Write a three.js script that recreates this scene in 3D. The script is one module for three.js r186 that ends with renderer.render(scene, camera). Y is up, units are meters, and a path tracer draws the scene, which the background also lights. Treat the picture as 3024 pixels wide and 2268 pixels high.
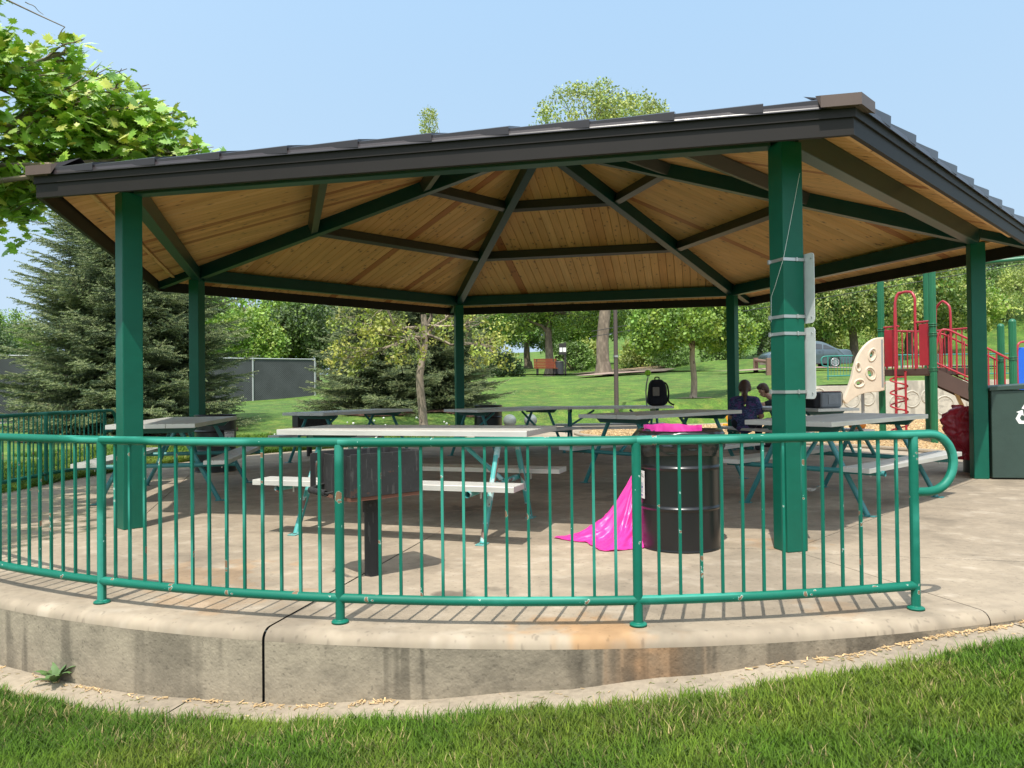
import * as THREE from 'three';
import { mergeGeometries, mergeVertices, toCreasedNormals } from 'three/addons/utils/BufferGeometryUtils.js';
import { RoundedBoxGeometry } from 'three/addons/geometries/RoundedBoxGeometry.js';
import { MarchingCubes } from 'three/addons/objects/MarchingCubes.js';

// ---------- camera, sky, sun, exposure ----------
const scene = new THREE.Scene();
const camera = new THREE.PerspectiveCamera(52.79, 4 / 3, 0.05, 3000);
camera.position.set(0, 1.17, 0);
camera.rotation.order = 'XYZ';
camera.rotation.set(0.0126, 0, -0.0112);
camera.setViewOffset(3024, 2268, -41.57, 17.71, 3024, 2268);
camera.updateProjectionMatrix();
const renderer = new THREE.WebGLRenderer({ antialias: true });
renderer.setSize(1024, 768);
renderer.toneMapping = THREE.LinearToneMapping;
renderer.toneMappingExposure = 1.36;
renderer.shadowMap.enabled = true;
{
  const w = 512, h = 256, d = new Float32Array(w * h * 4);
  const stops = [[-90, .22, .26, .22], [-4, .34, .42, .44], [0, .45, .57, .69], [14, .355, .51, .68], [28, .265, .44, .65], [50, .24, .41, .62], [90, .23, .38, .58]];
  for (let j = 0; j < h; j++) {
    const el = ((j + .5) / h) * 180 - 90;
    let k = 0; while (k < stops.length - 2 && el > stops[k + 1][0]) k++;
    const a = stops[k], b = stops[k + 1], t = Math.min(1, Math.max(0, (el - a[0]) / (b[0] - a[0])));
    for (let i = 0; i < w; i++) {                       // hazy air, brighter and whiter towards the sun; glow added as fill under roof
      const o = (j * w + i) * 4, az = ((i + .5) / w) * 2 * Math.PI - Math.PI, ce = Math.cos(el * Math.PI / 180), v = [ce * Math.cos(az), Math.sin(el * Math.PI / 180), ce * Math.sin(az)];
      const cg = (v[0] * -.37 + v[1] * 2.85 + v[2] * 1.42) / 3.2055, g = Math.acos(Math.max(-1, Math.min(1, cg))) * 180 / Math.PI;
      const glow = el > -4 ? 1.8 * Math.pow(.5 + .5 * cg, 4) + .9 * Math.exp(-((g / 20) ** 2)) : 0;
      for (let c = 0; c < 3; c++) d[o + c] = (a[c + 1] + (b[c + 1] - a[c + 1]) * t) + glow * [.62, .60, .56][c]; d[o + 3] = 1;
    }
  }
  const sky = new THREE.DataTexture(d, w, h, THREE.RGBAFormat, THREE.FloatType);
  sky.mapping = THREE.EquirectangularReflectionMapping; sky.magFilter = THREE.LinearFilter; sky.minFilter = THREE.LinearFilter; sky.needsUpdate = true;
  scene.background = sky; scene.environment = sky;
}
const sun = new THREE.DirectionalLight(new THREE.Color().setRGB(1, .945, .85), 3.9);
sun.position.set(-.37 * 12, 2.85 * 12, 1.42 * 12 - 10);
sun.target.position.set(0, 0, -10); scene.add(sun.target);
sun.castShadow = true; sun.shadow.mapSize.set(4096, 4096); sun.shadow.radius = 1;
Object.assign(sun.shadow.camera, { left: -30, right: 30, top: 30, bottom: -30, near: 1, far: 120 });
scene.add(sun);

// ---------- small tools ----------
const V3 = THREE.Vector3, PI = Math.PI, D2R = PI / 180;
const W = (x, y, z) => new V3(x, y, -z);                 // x right, y up, z = metres in front of the viewer
function RNG(s) { return () => { s |= 0; s = s + 0x6D2B79F5 | 0; let t = Math.imul(s ^ s >>> 15, 1 | s); t = t + Math.imul(t ^ t >>> 7, 61 | t) ^ t; return ((t ^ t >>> 14) >>> 0) / 4294967296; }; }
const R0 = RNG(77);
const rr = (a, b, r = R0) => a + (b - a) * r();
const clamp = (x, a = 0, b = 1) => Math.min(b, Math.max(a, x));
const mix = (a, b, t) => a + (b - a) * t;
const sstep = (a, b, x) => { const t = clamp((x - a) / (b - a)); return t * t * (3 - 2 * t); };
const lin = (r, g, b) => new THREE.Color().setRGB(r, g, b);
const HN = 256, HT = new Float32Array(HN * HN); { const r = RNG(5); for (let i = 0; i < HT.length; i++) HT[i] = r(); }
function vn(x, y, px, py) {                              // tileable value noise
  let xi = Math.floor(x), yi = Math.floor(y); const fx = x - xi, fy = y - yi;
  const ux = fx * fx * (3 - 2 * fx), uy = fy * fy * (3 - 2 * fy);
  let x1 = xi + 1, y1 = yi + 1;
  if (px) { xi = ((xi % px) + px) % px; x1 = ((x1 % px) + px) % px; } if (py) { yi = ((yi % py) + py) % py; y1 = ((y1 % py) + py) % py; }
  const a = HT[(yi & 255) * 256 + (xi & 255)], b = HT[(yi & 255) * 256 + (x1 & 255)], c = HT[(y1 & 255) * 256 + (xi & 255)], d = HT[(y1 & 255) * 256 + (x1 & 255)];
  return a + (b - a) * ux + (c - a) * uy + (a - b - c + d) * ux * uy;
}
function fbm(x, y, o, px, py, g = .5) { let s = 0, a = 1, n = 0; for (let i = 0; i < o; i++) { s += a * vn(x + i * 17.3 * (px ? 0 : 1), y + i * 9.1 * (py ? 0 : 1), px, py); n += a; a *= g; x *= 2; y *= 2; if (px) px *= 2; if (py) py *= 2; } return s / n; }
function n3(x, y, z) { return (vn(x + z * .71 + 31, y - z * .43 + 7) + vn(y * 1.1 + 57, z * 1.1 + x * .37 + 3) + vn(z + 11, x * .9 - y * .31 + 91)) / 3; }
const s8 = l => { l = clamp(l); return Math.round(255 * (l <= .0031308 ? 12.92 * l : 1.055 * Math.pow(l, 1 / 2.4) - .055)); };
function tex(w, h, fn, srgb = true, rep = true) {
  const d = new Uint8Array(w * h * 4);
  for (let j = 0; j < h; j++) for (let i = 0; i < w; i++) {
    const c = fn((i + .5) / w, (j + .5) / h, i, j), o = (j * w + i) * 4;
    if (typeof c === 'number') d[o] = d[o + 1] = d[o + 2] = 255 * clamp(c); else for (let k = 0; k < 3; k++) d[o + k] = srgb ? s8(c[k]) : 255 * clamp(c[k]);
    d[o + 3] = 255;
  }
  const t = new THREE.DataTexture(d, w, h); t.magFilter = THREE.LinearFilter; t.minFilter = THREE.LinearMipmapLinearFilter; t.generateMipmaps = true;
  if (rep) t.wrapS = t.wrapT = THREE.RepeatWrapping;
  if (srgb) t.colorSpace = THREE.SRGBColorSpace; t.needsUpdate = true; return t;
}
const mat = (o) => new THREE.MeshStandardMaterial({ roughness: .6, metalness: 0, ...o });
const phys = (o) => new THREE.MeshPhysicalMaterial({ roughness: .6, metalness: 0, ...o });
const usedNames = {};
function numbered(n) { const k = usedNames[n] = (usedNames[n] ?? -1) + 1; return k ? n + '_' + String(k).padStart(3, '0') : n; }
function mesh(name, g, m, parent) { const o = new THREE.Mesh(g, m); o.name = parent ? name : numbered(name); (parent || scene).add(o); return o; }
function thing(name, label, category, pos = [0, 0, 0], turn = 0, group) {
  const o = new THREE.Group(); o.name = numbered(name); scene.add(o); o.position.copy(W(...pos)); o.rotation.y = turn;
  o.userData = { label, category }; if (group) o.userData.group = group; return o;
}
function tag(o, label, category, group, kind) { if (label) o.userData.label = label; if (category) o.userData.category = category; if (group) o.userData.group = group; if (kind) o.userData.kind = kind; return o; }
function struct(name, g, m, label) { const o = mesh(name, g, m); o.userData.kind = 'structure'; if (label) o.userData.label = label; return o; }
function dup(src, label, pos, turn) { const c = src.clone(); c.name = numbered(src.name.replace(/_\d{3}$/, '')); c.userData = { ...src.userData, label }; scene.add(c); if (pos) c.position.copy(W(...pos)); if (turn !== undefined) c.rotation.y = turn; return c; }
const merge = a => mergeGeometries(a.map(g => { g = g.index ? g.toNonIndexed() : g; for (const k of Object.keys(g.attributes)) if (!['position', 'normal', 'uv', 'color'].includes(k)) g.deleteAttribute(k); if (!g.attributes.uv) g.setAttribute('uv', new THREE.Float32BufferAttribute(new Float32Array(g.attributes.position.count * 2), 2)); return g; }));
function boxUV(g, s = 1, ox = 0, oy = 0) {               // uv in metres from the face's main direction
  g = g.index ? g.toNonIndexed() : g; const p = g.attributes.position, n = p.count, uv = new Float32Array(n * 2);
  const a = new V3(), b = new V3(), c = new V3();
  for (let i = 0; i < n; i += 3) {
    a.fromBufferAttribute(p, i); b.fromBufferAttribute(p, i + 1); c.fromBufferAttribute(p, i + 2);
    const nn = b.clone().sub(a).cross(c.clone().sub(a)), x = Math.abs(nn.x), y = Math.abs(nn.y), z = Math.abs(nn.z);
    [a, b, c].forEach((q, k) => { const o = (i + k) * 2; let u, v; if (y >= x && y >= z) { u = q.x; v = q.z; } else if (x >= z) { u = q.z; v = q.y; } else { u = q.x; v = q.y; } uv[o] = u * s + ox; uv[o + 1] = v * s + oy; });
  }
  g.setAttribute('uv', new THREE.BufferAttribute(uv, 2)); return g;
}
const box = (w, h, d, x = 0, y = 0, z = 0) => new THREE.BoxGeometry(w, h, d).translate(x, y, z);
const rbox = (w, h, d, r, x = 0, y = 0, z = 0, s = 2) => new RoundedBoxGeometry(w, h, d, s, r).translate(x, y, z);
const cyl = (r0, r1, h, n = 16, x = 0, y = 0, z = 0) => new THREE.CylinderGeometry(r1, r0, h, n).translate(x, y + h / 2, z);
function bar(a, b, r, n = 10, r2 = r) { const d = b.clone().sub(a), l = d.length(), g = new THREE.CylinderGeometry(r2, r, l, n); g.translate(0, l / 2, 0); g.applyQuaternion(new THREE.Quaternion().setFromUnitVectors(new V3(0, 1, 0), d.normalize())); return g.translate(a.x, a.y, a.z); }
function beam(a, b, w, h, up = new V3(0, 1, 0)) {         // rectangular bar whose top centre line runs a..b
  const d = b.clone().sub(a), l = d.length(); d.normalize(); const s = d.clone().cross(up).normalize(), u = s.clone().cross(d).normalize();
  const g = new RoundedBoxGeometry(l, h, w, 1, Math.min(.006, w / 8)); g.translate(l / 2, -h / 2, 0);
  return g.applyMatrix4(new THREE.Matrix4().makeBasis(d, u, s).setPosition(a));
}
function tube(pts, r, seg, n = 10, closed = false, tension = .5) { return new THREE.TubeGeometry(new THREE.CatmullRomCurve3(pts, closed, 'catmullrom', tension), seg, r, n, closed); }
function geo(pos, idx, uv) { const g = new THREE.BufferGeometry(); g.setAttribute('position', new THREE.Float32BufferAttribute(pos, 3)); if (uv) g.setAttribute('uv', new THREE.Float32BufferAttribute(uv, 2)); if (idx) g.setIndex(idx); g.computeVertexNormals(); return g; }
function grid(nu, nv, fn) {                              // fn(u,v) -> [x,y,z,(s,t)] in three's axes
  const p = [], uv = [], ix = [];
  for (let j = 0; j <= nv; j++) for (let i = 0; i <= nu; i++) { const q = fn(i / nu, j / nv); p.push(q[0], q[1], q[2]); uv.push(q[3] ?? i / nu, q[4] ?? j / nv); }
  for (let j = 0; j < nv; j++) for (let i = 0; i < nu; i++) { const a = j * (nu + 1) + i; ix.push(a, a + 1, a + nu + 2, a, a + nu + 2, a + nu + 1); }
  return geo(p, ix, uv);
}
function inst(name, g, m, list, parent, color) {          // list: [{p,q,s,c}]
  const o = new THREE.InstancedMesh(g, m, list.length), M = new THREE.Matrix4(); o.name = parent ? name : numbered(name);
  list.forEach((e, i) => { M.compose(e.p, e.q, typeof e.s === 'number' ? new V3(e.s, e.s, e.s) : e.s); o.setMatrixAt(i, M); if (e.c) o.setColorAt(i, e.c); });
  o.instanceMatrix.needsUpdate = true; (parent || scene).add(o); o.userData.kind = 'stuff'; return o;
}
const qe = (x, y, z, o = 'YXZ') => new THREE.Quaternion().setFromEuler(new THREE.Euler(x, y, z, o));
function inPoly(x, z, P) { let c = false; for (let i = 0, j = P.length - 1; i < P.length; j = i++) { const [xi, zi] = P[i], [xj, zj] = P[j]; if ((zi > z) !== (zj > z) && x < (xj - xi) * (z - zi) / (zj - zi) + xi) c = !c; } return c; }

// ---------- materials ----------
const paintT = tex(512, 512, (u, v) => { const a = fbm(u * 8, v * 8, 5, 8, 8), b = fbm(u * 40, v * 40, 2, 40, 40); const k = .86 + .22 * a + .06 * (b - .5); return [k, k, k]; });
const paintB = tex(256, 256, (u, v) => fbm(u * 24, v * 24, 4, 24, 24), false);
const weatherT = tex(1024, 1024, (u, v) => {             // chalked, scuffed rail paint
  const a = fbm(u * 6, v * 6, 5, 6, 6), b = fbm(u * 3 + .4, v * 3, 4, 3, 3), c = fbm(u * 50, v * 50, 2, 50, 50), f = sstep(.49, .66, b * .7 + a * .3);
  let r = [mix(.004, .035, f), mix(.135, .255, f), mix(.088, .19, f)]; const k = .85 + .3 * a + .1 * (c - .5);
  const ch = fbm(u * 22 + 5, v * 22, 4, 22, 22); if (ch > .79) r = [.20, .12, .07]; else if (ch > .775) r = [.32, .5, .45];
  return r.map(q => q * k);
});
const M = {};
M.post = phys({ color: lin(.003, .105, .066), map: paintT, roughness: .42, specularIntensity: .6, bumpMap: paintB, bumpScale: .0006 });
M.beam = phys({ color: lin(.004, .050, .042), map: paintT, roughness: .36, specularIntensity: .8 });
M.purlin = mat({ color: lin(.045, .050, .042), map: paintT, roughness: .4 });
M.rail = phys({ map: weatherT, roughness: .5, specularIntensity: .6, bumpMap: paintB, bumpScale: .0006 });
M.fascia = phys({ color: lin(.017, .0135, .012), map: paintT, roughness: .55, specularIntensity: .5 });
M.tile = phys({ color: lin(.026, .020, .022), map: paintT, roughness: .30, clearcoat: .15, clearcoatRoughness: .3 });
M.cap = mat({ color: lin(.105, .068, .055), map: paintT, roughness: .45 });
M.black = phys({ color: lin(.007, .007, .008), map: paintT, roughness: .30, clearcoat: .15, clearcoatRoughness: .3 });
const grimeT = tex(512, 512, (u, v) => { const a = fbm(u * 6, v * 10, 5, 6, 10), b = fbm(u * 60, v * 6, 3, 60, 6), c = fbm(u * 5, v * 5, 4, 5, 5); const k = .7 + .5 * a; let q = [.022 * k, .021 * k, .021 * k]; if (b > .70) q = [.05, .048, .045]; if (c * .6 + a * .4 > .69) q = [.06, .032, .022]; return q; });
M.grill = mat({ map: grimeT, roughness: .72, bumpMap: paintB, bumpScale: .002 });
M.rust = mat({ color: lin(.16, .065, .04), map: paintT, roughness: .9 });
const aluT = tex(512, 256, (u, v) => { const a = fbm(u * 4, v * 60, 3, 4, 60), b = fbm(u * 6, v * 6, 4, 6, 6), k = .8 + .2 * a + .2 * (b - .5); return [k, k * .985, k * .95]; });
M.alu = mat({ color: lin(.66, .65, .62), map: aluT, roughness: .48, metalness: .45 });
M.steel = mat({ color: lin(.5, .5, .49), roughness: .35, metalness: .85 });
M.tableleg = phys({ color: lin(.035, .20, .20), map: paintT, roughness: .42, clearcoat: .1 });
M.apron = mat({ color: lin(.015, .10, .085), map: paintT, roughness: .45 });
M.tealworn = mat({ map: tex(512, 512, (u, v) => { const a = fbm(u * 9, v * 9, 4, 9, 9); return a > .66 ? [.17, .10, .08] : a > .56 ? [.30, .48, .46] : [.055 * (.7 + a), .29 * (.7 + a), .27 * (.7 + a)]; }), roughness: .5 });
M.pink = phys({ color: lin(.86, .055, .40), roughness: .38, transmission: .25, thickness: 0, side: THREE.DoubleSide });
M.redbag = phys({ color: lin(.40, .02, .04), roughness: .35, transmission: .2, thickness: 0, side: THREE.DoubleSide });
M.bag = phys({ color: lin(.010, .010, .011), roughness: .22, side: THREE.DoubleSide, clearcoat: .3, clearcoatRoughness: .2 });
M.red = phys({ color: lin(.38, .022, .035), map: paintT, roughness: .35, clearcoat: .2 });
M.play = phys({ color: lin(.012, .13, .055), map: paintT, roughness: .4, clearcoat: .15 });
M.brown = mat({ color: lin(.075, .04, .03), map: paintT, roughness: .6 });
M.tan = mat({ color: lin(.66, .55, .42), map: paintT, roughness: .5 });
M.blue = mat({ color: lin(.01, .11, .60), roughness: .4 });
M.yellow = mat({ color: lin(.75, .36, .02), roughness: .4 });
M.grey = mat({ color: lin(.32, .33, .33), roughness: .5, metalness: .3 });
M.signback = mat({ color: lin(.62, .63, .62), map: paintT, roughness: .5, metalness: .2 });
M.bin = mat({ color: lin(.030, .058, .046), map: paintT, roughness: .5, bumpMap: paintB, bumpScale: .001 });
M.white = mat({ color: lin(.8, .8, .78), roughness: .6 });
M.bark = mat({ map: tex(256, 512, (u, v) => { const a = fbm(u * 10, v * 5, 5, 10, 5), b = fbm(u * 26, v * 7, 3, 26, 7); const k = .5 + .9 * a * b * 2; return [.20 * k, .155 * k, .115 * k]; }), roughness: .95, bumpMap: tex(256, 512, (u, v) => fbm(u * 18, v * 5, 4, 18, 5), false), bumpScale: .02 });
M.barkPale = mat({ map: tex(256, 512, (u, v) => { const a = fbm(u * 8, v * 6, 5, 8, 6), b = fbm(u * 20, v * 8, 3, 20, 8); const k = .55 + .75 * a; return b > .66 ? [.12, .09, .07] : [.33 * k, .265 * k, .20 * k]; }), roughness: .95, bumpMap: tex(256, 512, (u, v) => fbm(u * 14, v * 6, 4, 14, 6), false), bumpScale: .012 });
const leafM = (o = {}) => phys({ color: 0xffffff, roughness: .62, transmission: .42, thickness: 0, side: THREE.DoubleSide, ...o });
M.leaf = leafM(); M.needle = phys({ color: 0xffffff, roughness: .75, transmission: .12, thickness: 0, side: THREE.DoubleSide });
M.blade = phys({ color: 0xffffff, roughness: .8, specularIntensity: .4, transmission: .35, thickness: 0, side: THREE.DoubleSide });
// ---------- the lie of the land ----------
const CX = .2475, CZ = 10.678, POST_R = 5.424, RF = 6.126, TH = -132.68;
const pl = (tbl, a) => { for (let i = 0; i < tbl.length - 1; i++) if (a <= tbl[i + 1][0]) { const t = clamp((a - tbl[i][0]) / (tbl[i + 1][0] - tbl[i][0])); return mix(tbl[i][1], tbl[i + 1][1], t * t * (3 - 2 * t)); } return tbl[tbl.length - 1][1]; };
const norm = a => { a = ((a + 340) % 360 + 360) % 360 - 340; return a; };      // -340 .. 20 degrees
const SLAB = [[-340, 6.42], [-185, 6.42], [-172, 6.56], [-160, 6.80], [-146, 7.02], [-138, 7.05], [-40, 7.05], [-10, 6.85], [20, 6.42]];
const EDGE = [[-340, 0], [-190, 0], [-172, -.03], [-160, -.10], [-146, -.24], [-132, -.35], [-117, -.385], [-110, -.395], [-102, -.365], [-97, -.31], [-91.5, -.255], [-86.4, -.20], [-81, -.15], [-74, -.085], [-66, -.06], [-55, -.03], [-40, -.02], [20, 0]];
const slabR = a => pl(SLAB, norm(a)), edgeH = a => pl(EDGE, norm(a));
const CP = [[-12, 20, 0], [-9, 15, .02], [-9, 9, -.05], [-20, 30, -.15], [-26, 34, -.25], [-40, 40, -.3], [-60, 60, -.3], [-14.5, 34, .12], [-12.5, 37, .6], [-9, 33, .75], [-2.6, 20, .2], [-5, 18, .1], [-3.6, 25, .52], [-6.5, 25, .5], [-1, 26, .42], [0, 29, .68], [5.8, 27, .72], [3, 27.5, .62], [0, 36, 1.25], [4, 36, 1.35], [0, 50, 1.9], [-8, 50, 1.75], [-18, 52, 1.4], [8, 50, 2.0], [-6, 38, 1.2], [9, 28, 1.12], [14, 27, 1.28], [20, 27, 1.3], [12, 34, 1.55], [18, 36, 1.7], [15, 43, 2.0], [22, 43, 2.0], [8, 43, 1.85], [30, 60, 3.4], [18, 60, 3.2], [10, 70, 3.4], [0, 80, 3.2], [-20, 85, 2.2], [-40, 80, 1], [-30, 20, -.15], [-30, 5, -.4], [-10, 2, -.42], [0, -4, -.42], [0, 2.6, -.3], [8, 0, -.12], [5, 4, -.05], [20, 5, -.05], [26, 15, 0], [9, 9, -.01], [16, 12, 0], [30, 30, 1.2], [44, 84, 10], [60, 90, 14], [52, 120, 21], [80, 110, 20], [30, 130, 12], [100, 60, 12], [10, 150, 8], [-60, 150, 4], [-150, 60, 2], [-300, 300, 6], [300, 300, 30], [0, 400, 16], [0, -300, -1], [-300, 0, 0], [300, 0, 4]];
function landRaw(x, z) { let s = 0, w = 0; for (const [a, b, y] of CP) { const d = (x - a) ** 2 + (z - b) ** 2 + .5, k = 1 / (d * Math.sqrt(d)); s += y * k; w += k; } return s / w; }
const MULCH = [[1.7, 17.9], [1.25, 19.4], [1.7, 20.9], [3.1, 22.0], [5.0, 22.8], [7.2, 23.9], [9.2, 24.75], [19, 24.75], [24, 20], [22, 9.5], [12, 10.4], [8.4, 11.7], [7.05, 12.9], [6.3, 14.2], [5.0, 15.7], [3.2, 17.0]];
const WALK = [[-1.7, 15.5], [-1.35, 20.5], [-1.1, 23.2], [0, 23.75], [3.5, 23.9], [6.6, 24.4], [9.4, 25.2], [20, 25.2], [26, 20], [24, 6.2], [14, 5.0], [7.2, 5.2], [6.5, 8.5], [6, 13.5], [3, 16]];
const pd = (x, z, P) => { let m = 1e9; for (let i = 0, j = P.length - 1; i < P.length; j = i++) { const [ax, az] = P[j], [bx, bz] = P[i], t = clamp(((x - ax) * (bx - ax) + (z - az) * (bz - az)) / ((bx - ax) ** 2 + (bz - az) ** 2)); m = Math.min(m, Math.hypot(x - ax - t * (bx - ax), z - az - t * (bz - az))); } return m; };
function land(x, z) {
  const dx = x - CX, dz = z - CZ, r = Math.hypot(dx, dz), a = Math.atan2(dz, dx) / D2R, e = r - slabR(a);
  let y = landRaw(x, z) + .05 * (fbm(x * .23 + 9, z * .23, 3) - .5) * sstep(2, 8, e);
  y = mix(edgeH(a), y, sstep(.5, 6, e));
  if (r < 40) { const inn = inPoly(x, z, WALK), d = pd(x, z, WALK); y = inn ? mix(-.04, -.06, sstep(0, .5, d)) : mix(-.02, y, sstep(0, 1.6, d)); if (e < 1) y = Math.min(y, mix(edgeH(a), y, clamp(e))); }
  if (x > 8.2 && x < 21.5 && z > 24 && z < 26.9) y = Math.min(y, -.05);
  return y;
}
// lawn ground: one sheet from the slab's rim to the horizon
const grassT = tex(1024, 1024, (u, v) => {
  const a = fbm(u * 6, v * 6, 5, 6, 6), b = fbm(u * 64, v * 64, 3, 64, 64), c = fbm(u * 160, v * 60, 2, 160, 60), d = fbm(u * 14 + 3, v * 14, 4, 14, 14);
  const k = .55 + .70 * b + .5 * (c - .5) + .7 * (a - .5), y = sstep(.45, .72, d);
  return [mix(.072, .125, y) * k, mix(.150, .185, y) * k, mix(.015, .026, y) * k];
});
const grassB = tex(512, 512, (u, v) => fbm(u * 60, v * 60, 3, 60, 60), false);
const groundM = mat({ map: grassT, roughness: .95, bumpMap: grassB, bumpScale: .03, vertexColors: true });
{
  const off = [-.12, 0, .12, .3, .5, .8, 1.15, 1.6, 2.1, 2.7, 3.4, 4.2, 5, 6, 7, 8, 9, 10, 11, 12, 13, 14, 15.2, 16.5, 18, 19.5, 21, 23, 25, 27.5, 30, 33, 36, 40, 45, 50, 56, 63, 72, 82, 95, 110, 130, 160, 200, 280, 420, 800];
  const NA = 400, p = [], uv = [], col = [], ix = [];
  off.forEach((o, j) => { for (let i = 0; i <= NA; i++) { const a = -180 + 360 * i / NA, r = slabR(a) + o, x = CX + r * Math.cos(a * D2R), z = CZ + r * Math.sin(a * D2R); const y = o < 0 ? edgeH(a) - .3 : land(x, z); p.push(x, y, -z); uv.push(x / 3.2, z / 3.2); const k = .82 + .36 * fbm(x * .11 + 40, z * .11, 4), q = fbm(x * .05 + 7, z * .07 + 3, 3); col.push(k * (.85 + .35 * q), k, k * .95); } });
  for (let j = 0; j < off.length - 1; j++) for (let i = 0; i < NA; i++) { const a = j * (NA + 1) + i, b = a + NA + 1; ix.push(a, a + 1, b + 1, a, b + 1, b); }
  const g = geo(p, ix, uv); g.setAttribute('color', new THREE.Float32BufferAttribute(col, 3));
  struct('lawn', g, groundM, 'sunlit mown green lawn rising behind the pavilion');
}
// ---------- concrete slab of the pavilion: panels with sawn joints ----------
const slabPix = 2048, slabW = 14.6;
const slabT = tex(slabPix, slabPix, (u, v) => {
  const x = (u - .5) * slabW + CX, z = (v - .5) * slabW + CZ;
  const a = fbm(x * .8 + 3, z * .8, 5), b = fbm(x * 6, z * 7, 4), c = fbm(x * 26, z * 26, 2), d = fbm(x * 1.7 + 40, z * 1.7 + 9, 4), e = fbm(x * 9 + 2, z * 11 + 5, 3);
  let k = .80 + .34 * (a - .5) + .30 * (b - .5) + .16 * (c - .5);
  let r = .375, g = .305, bl = .222;
  const pale = .7 * sstep(.55, .75, e * .5 + b * .5); r = mix(r, .46, pale); g = mix(g, .385, pale); bl = mix(bl, .295, pale);
  const dirt = sstep(.54, .70, d); k *= 1 - .22 * dirt;
  const spot = (sx, sz, rad, n) => sstep(1, .35, (Math.hypot(x - sx, z - sz) / rad) + n * (fbm(x * 9 + sx, z * 9, 3) - .5));
  const wet = Math.max(spot(-.42, 4.42, .13, 1.6), .6 * spot(-.2, 4.5, .09, 2), .7 * spot(-.6, 7.6, .22, 2), .6 * spot(.9, 8.1, .3, 2.2)); k *= 1 - .55 * wet;
  const ru = Math.max(spot(.36, 3.72, .36, 1.3), .8 * spot(.12, 3.85, .25, 1.6), .6 * spot(1.9, 5.75, .28, 1.8), .5 * spot(-2.0, 4.9, .5, 2.2), .45 * spot(-1.75, 4.4, .4, 2.2), .35 * spot(1.6, 4.05, .2, 2)) * .8; r = mix(r, .42, ru); g = mix(g, .235, ru); bl = mix(bl, .10, ru);
  const rim = Math.hypot(x - CX, z - CZ); if (rim > 6.8) { const p2 = sstep(.42, .6, fbm(x * 5, z * 5 + 3, 4)); k *= 1 + .10 * p2; }
  for (const [ax, az, bx, bz, w] of [[1.98, 5.36, 3.4, 5.02, .006], [3.4, 5.02, 4.6, 4.72, .008], [1.3, 5.6, 1.8, 5.52, .005]]) { const t = clamp(((x - ax) * (bx - ax) + (z - az) * (bz - az)) / ((bx - ax) ** 2 + (bz - az) ** 2)), dd = Math.hypot(x - ax - t * (bx - ax), z - az - t * (bz - az) + .05 * (fbm(x * 6, 3, 3) - .5)); if (t > 0 && t < 1 && dd < w * 1.2) k *= .5; else if (t > 0 && t < 1 && dd < w * 3 && e > .5) k *= 1.2; }
  const sp = fbm(x * 60 + 9, z * 60, 2); if (sp > .80) k *= .72;
  return [r * k, g * k, bl * k];
}, true, false);
const concB = tex(512, 512, (u, v) => .6 * fbm(u * 20, v * 50, 4, 20, 50) + .4 * fbm(u * 90, v * 90, 2, 90, 90), false); concB.repeat.set(9, 9);
M.slab = mat({ map: slabT, roughness: .92, bumpMap: concB, bumpScale: .004 });
const wallT = tex(2048, 256, (u, v) => {                   // u: -128..-62 degrees round the slab, v: up the face
  const s = u * 8.1, y = v * .6;
  const a = fbm(s * 1.3 + 5, y * 2.2, 5), b = fbm(s * 11, y * 14, 5), c = fbm(s * 60, y * 80, 3), st = fbm(s * 5.5, y * .7 + 3, 5), st2 = fbm(s * 16 + 8, y * .8, 4);
  let k = .64 + .45 * (a - .5) + .42 * (b - .5) + .2 * (c - .5);
  let r = .385, g = .325, bl = .235;
  const dk = sstep(.50, .63, st) * sstep(.3, .5, st2) + .8 * sstep(.25, .12, Math.abs(s - 2.55) + .3 * (st2 - .5)); k *= 1 - .40 * clamp(dk);
  const brown = sstep(4.3, 5.1, s) * .6 + .2 * (a - .4); r = mix(r, .325, brown); g = mix(g, .262, brown); bl = mix(bl, .185, brown);
  const ye = .5 * sstep(.2, .05, Math.abs(s - .95) + .25 * (st2 - .5)); r = mix(r, .46, ye); g = mix(g, .37, ye); bl = mix(bl, .20, ye);
  const ru = sstep(.30, .04, Math.abs(s - 5.02) + .3 * (st2 - .5)) * (.45 + .5 * (b - .3)); r = mix(r, .47, ru); g = mix(g, .25, ru); bl = mix(bl, .11, ru);
  const tide = Math.abs(y - (.235 + .045 * (fbm(s * 1.1, 7, 3) - .5)) - .0) < .010 + .02 * (fbm(s * 6, 3, 3) - .45) && fbm(s * 9 + 20, y * 9, 3) > .47; if (tide) k *= .5;
  const pit = fbm(s * 60 + 1, y * 75, 2); if (pit > .80) k *= .72;
  return [r * k, g * k, bl * k];
}, true, false); wallT.wrapS = THREE.MirroredRepeatWrapping;
const wallB = tex(512, 256, (u, v) => .5 * fbm(u * 40, v * 20, 4, 40, 20) + .5 * fbm(u * 130, v * 65, 2, 130, 65), false); wallB.repeat.set(7, 1);
M.slabWall = mat({ map: wallT, roughness: .95, bumpMap: wallB, bumpScale: .0035 });
M.strip = mat({ map: tex(512, 512, (u, v) => { const a = fbm(u * 5, v * 5, 5, 5, 5), b = fbm(u * 60, v * 60, 3, 60, 60), k = .72 + .5 * (a - .5) + .35 * (b - .5); return b > .76 ? [.29, .235, .175] : [.42 * k, .345 * k, .252 * k]; }), roughness: .95, bumpMap: concB, bumpScale: .003 });
M.walk = M.strip.clone(); M.walk.color = lin(1.1, 1.1, 1.1);
const slabUV = (x, z) => [(x - CX) / slabW + .5, (z - CZ) / slabW + .5];
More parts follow.
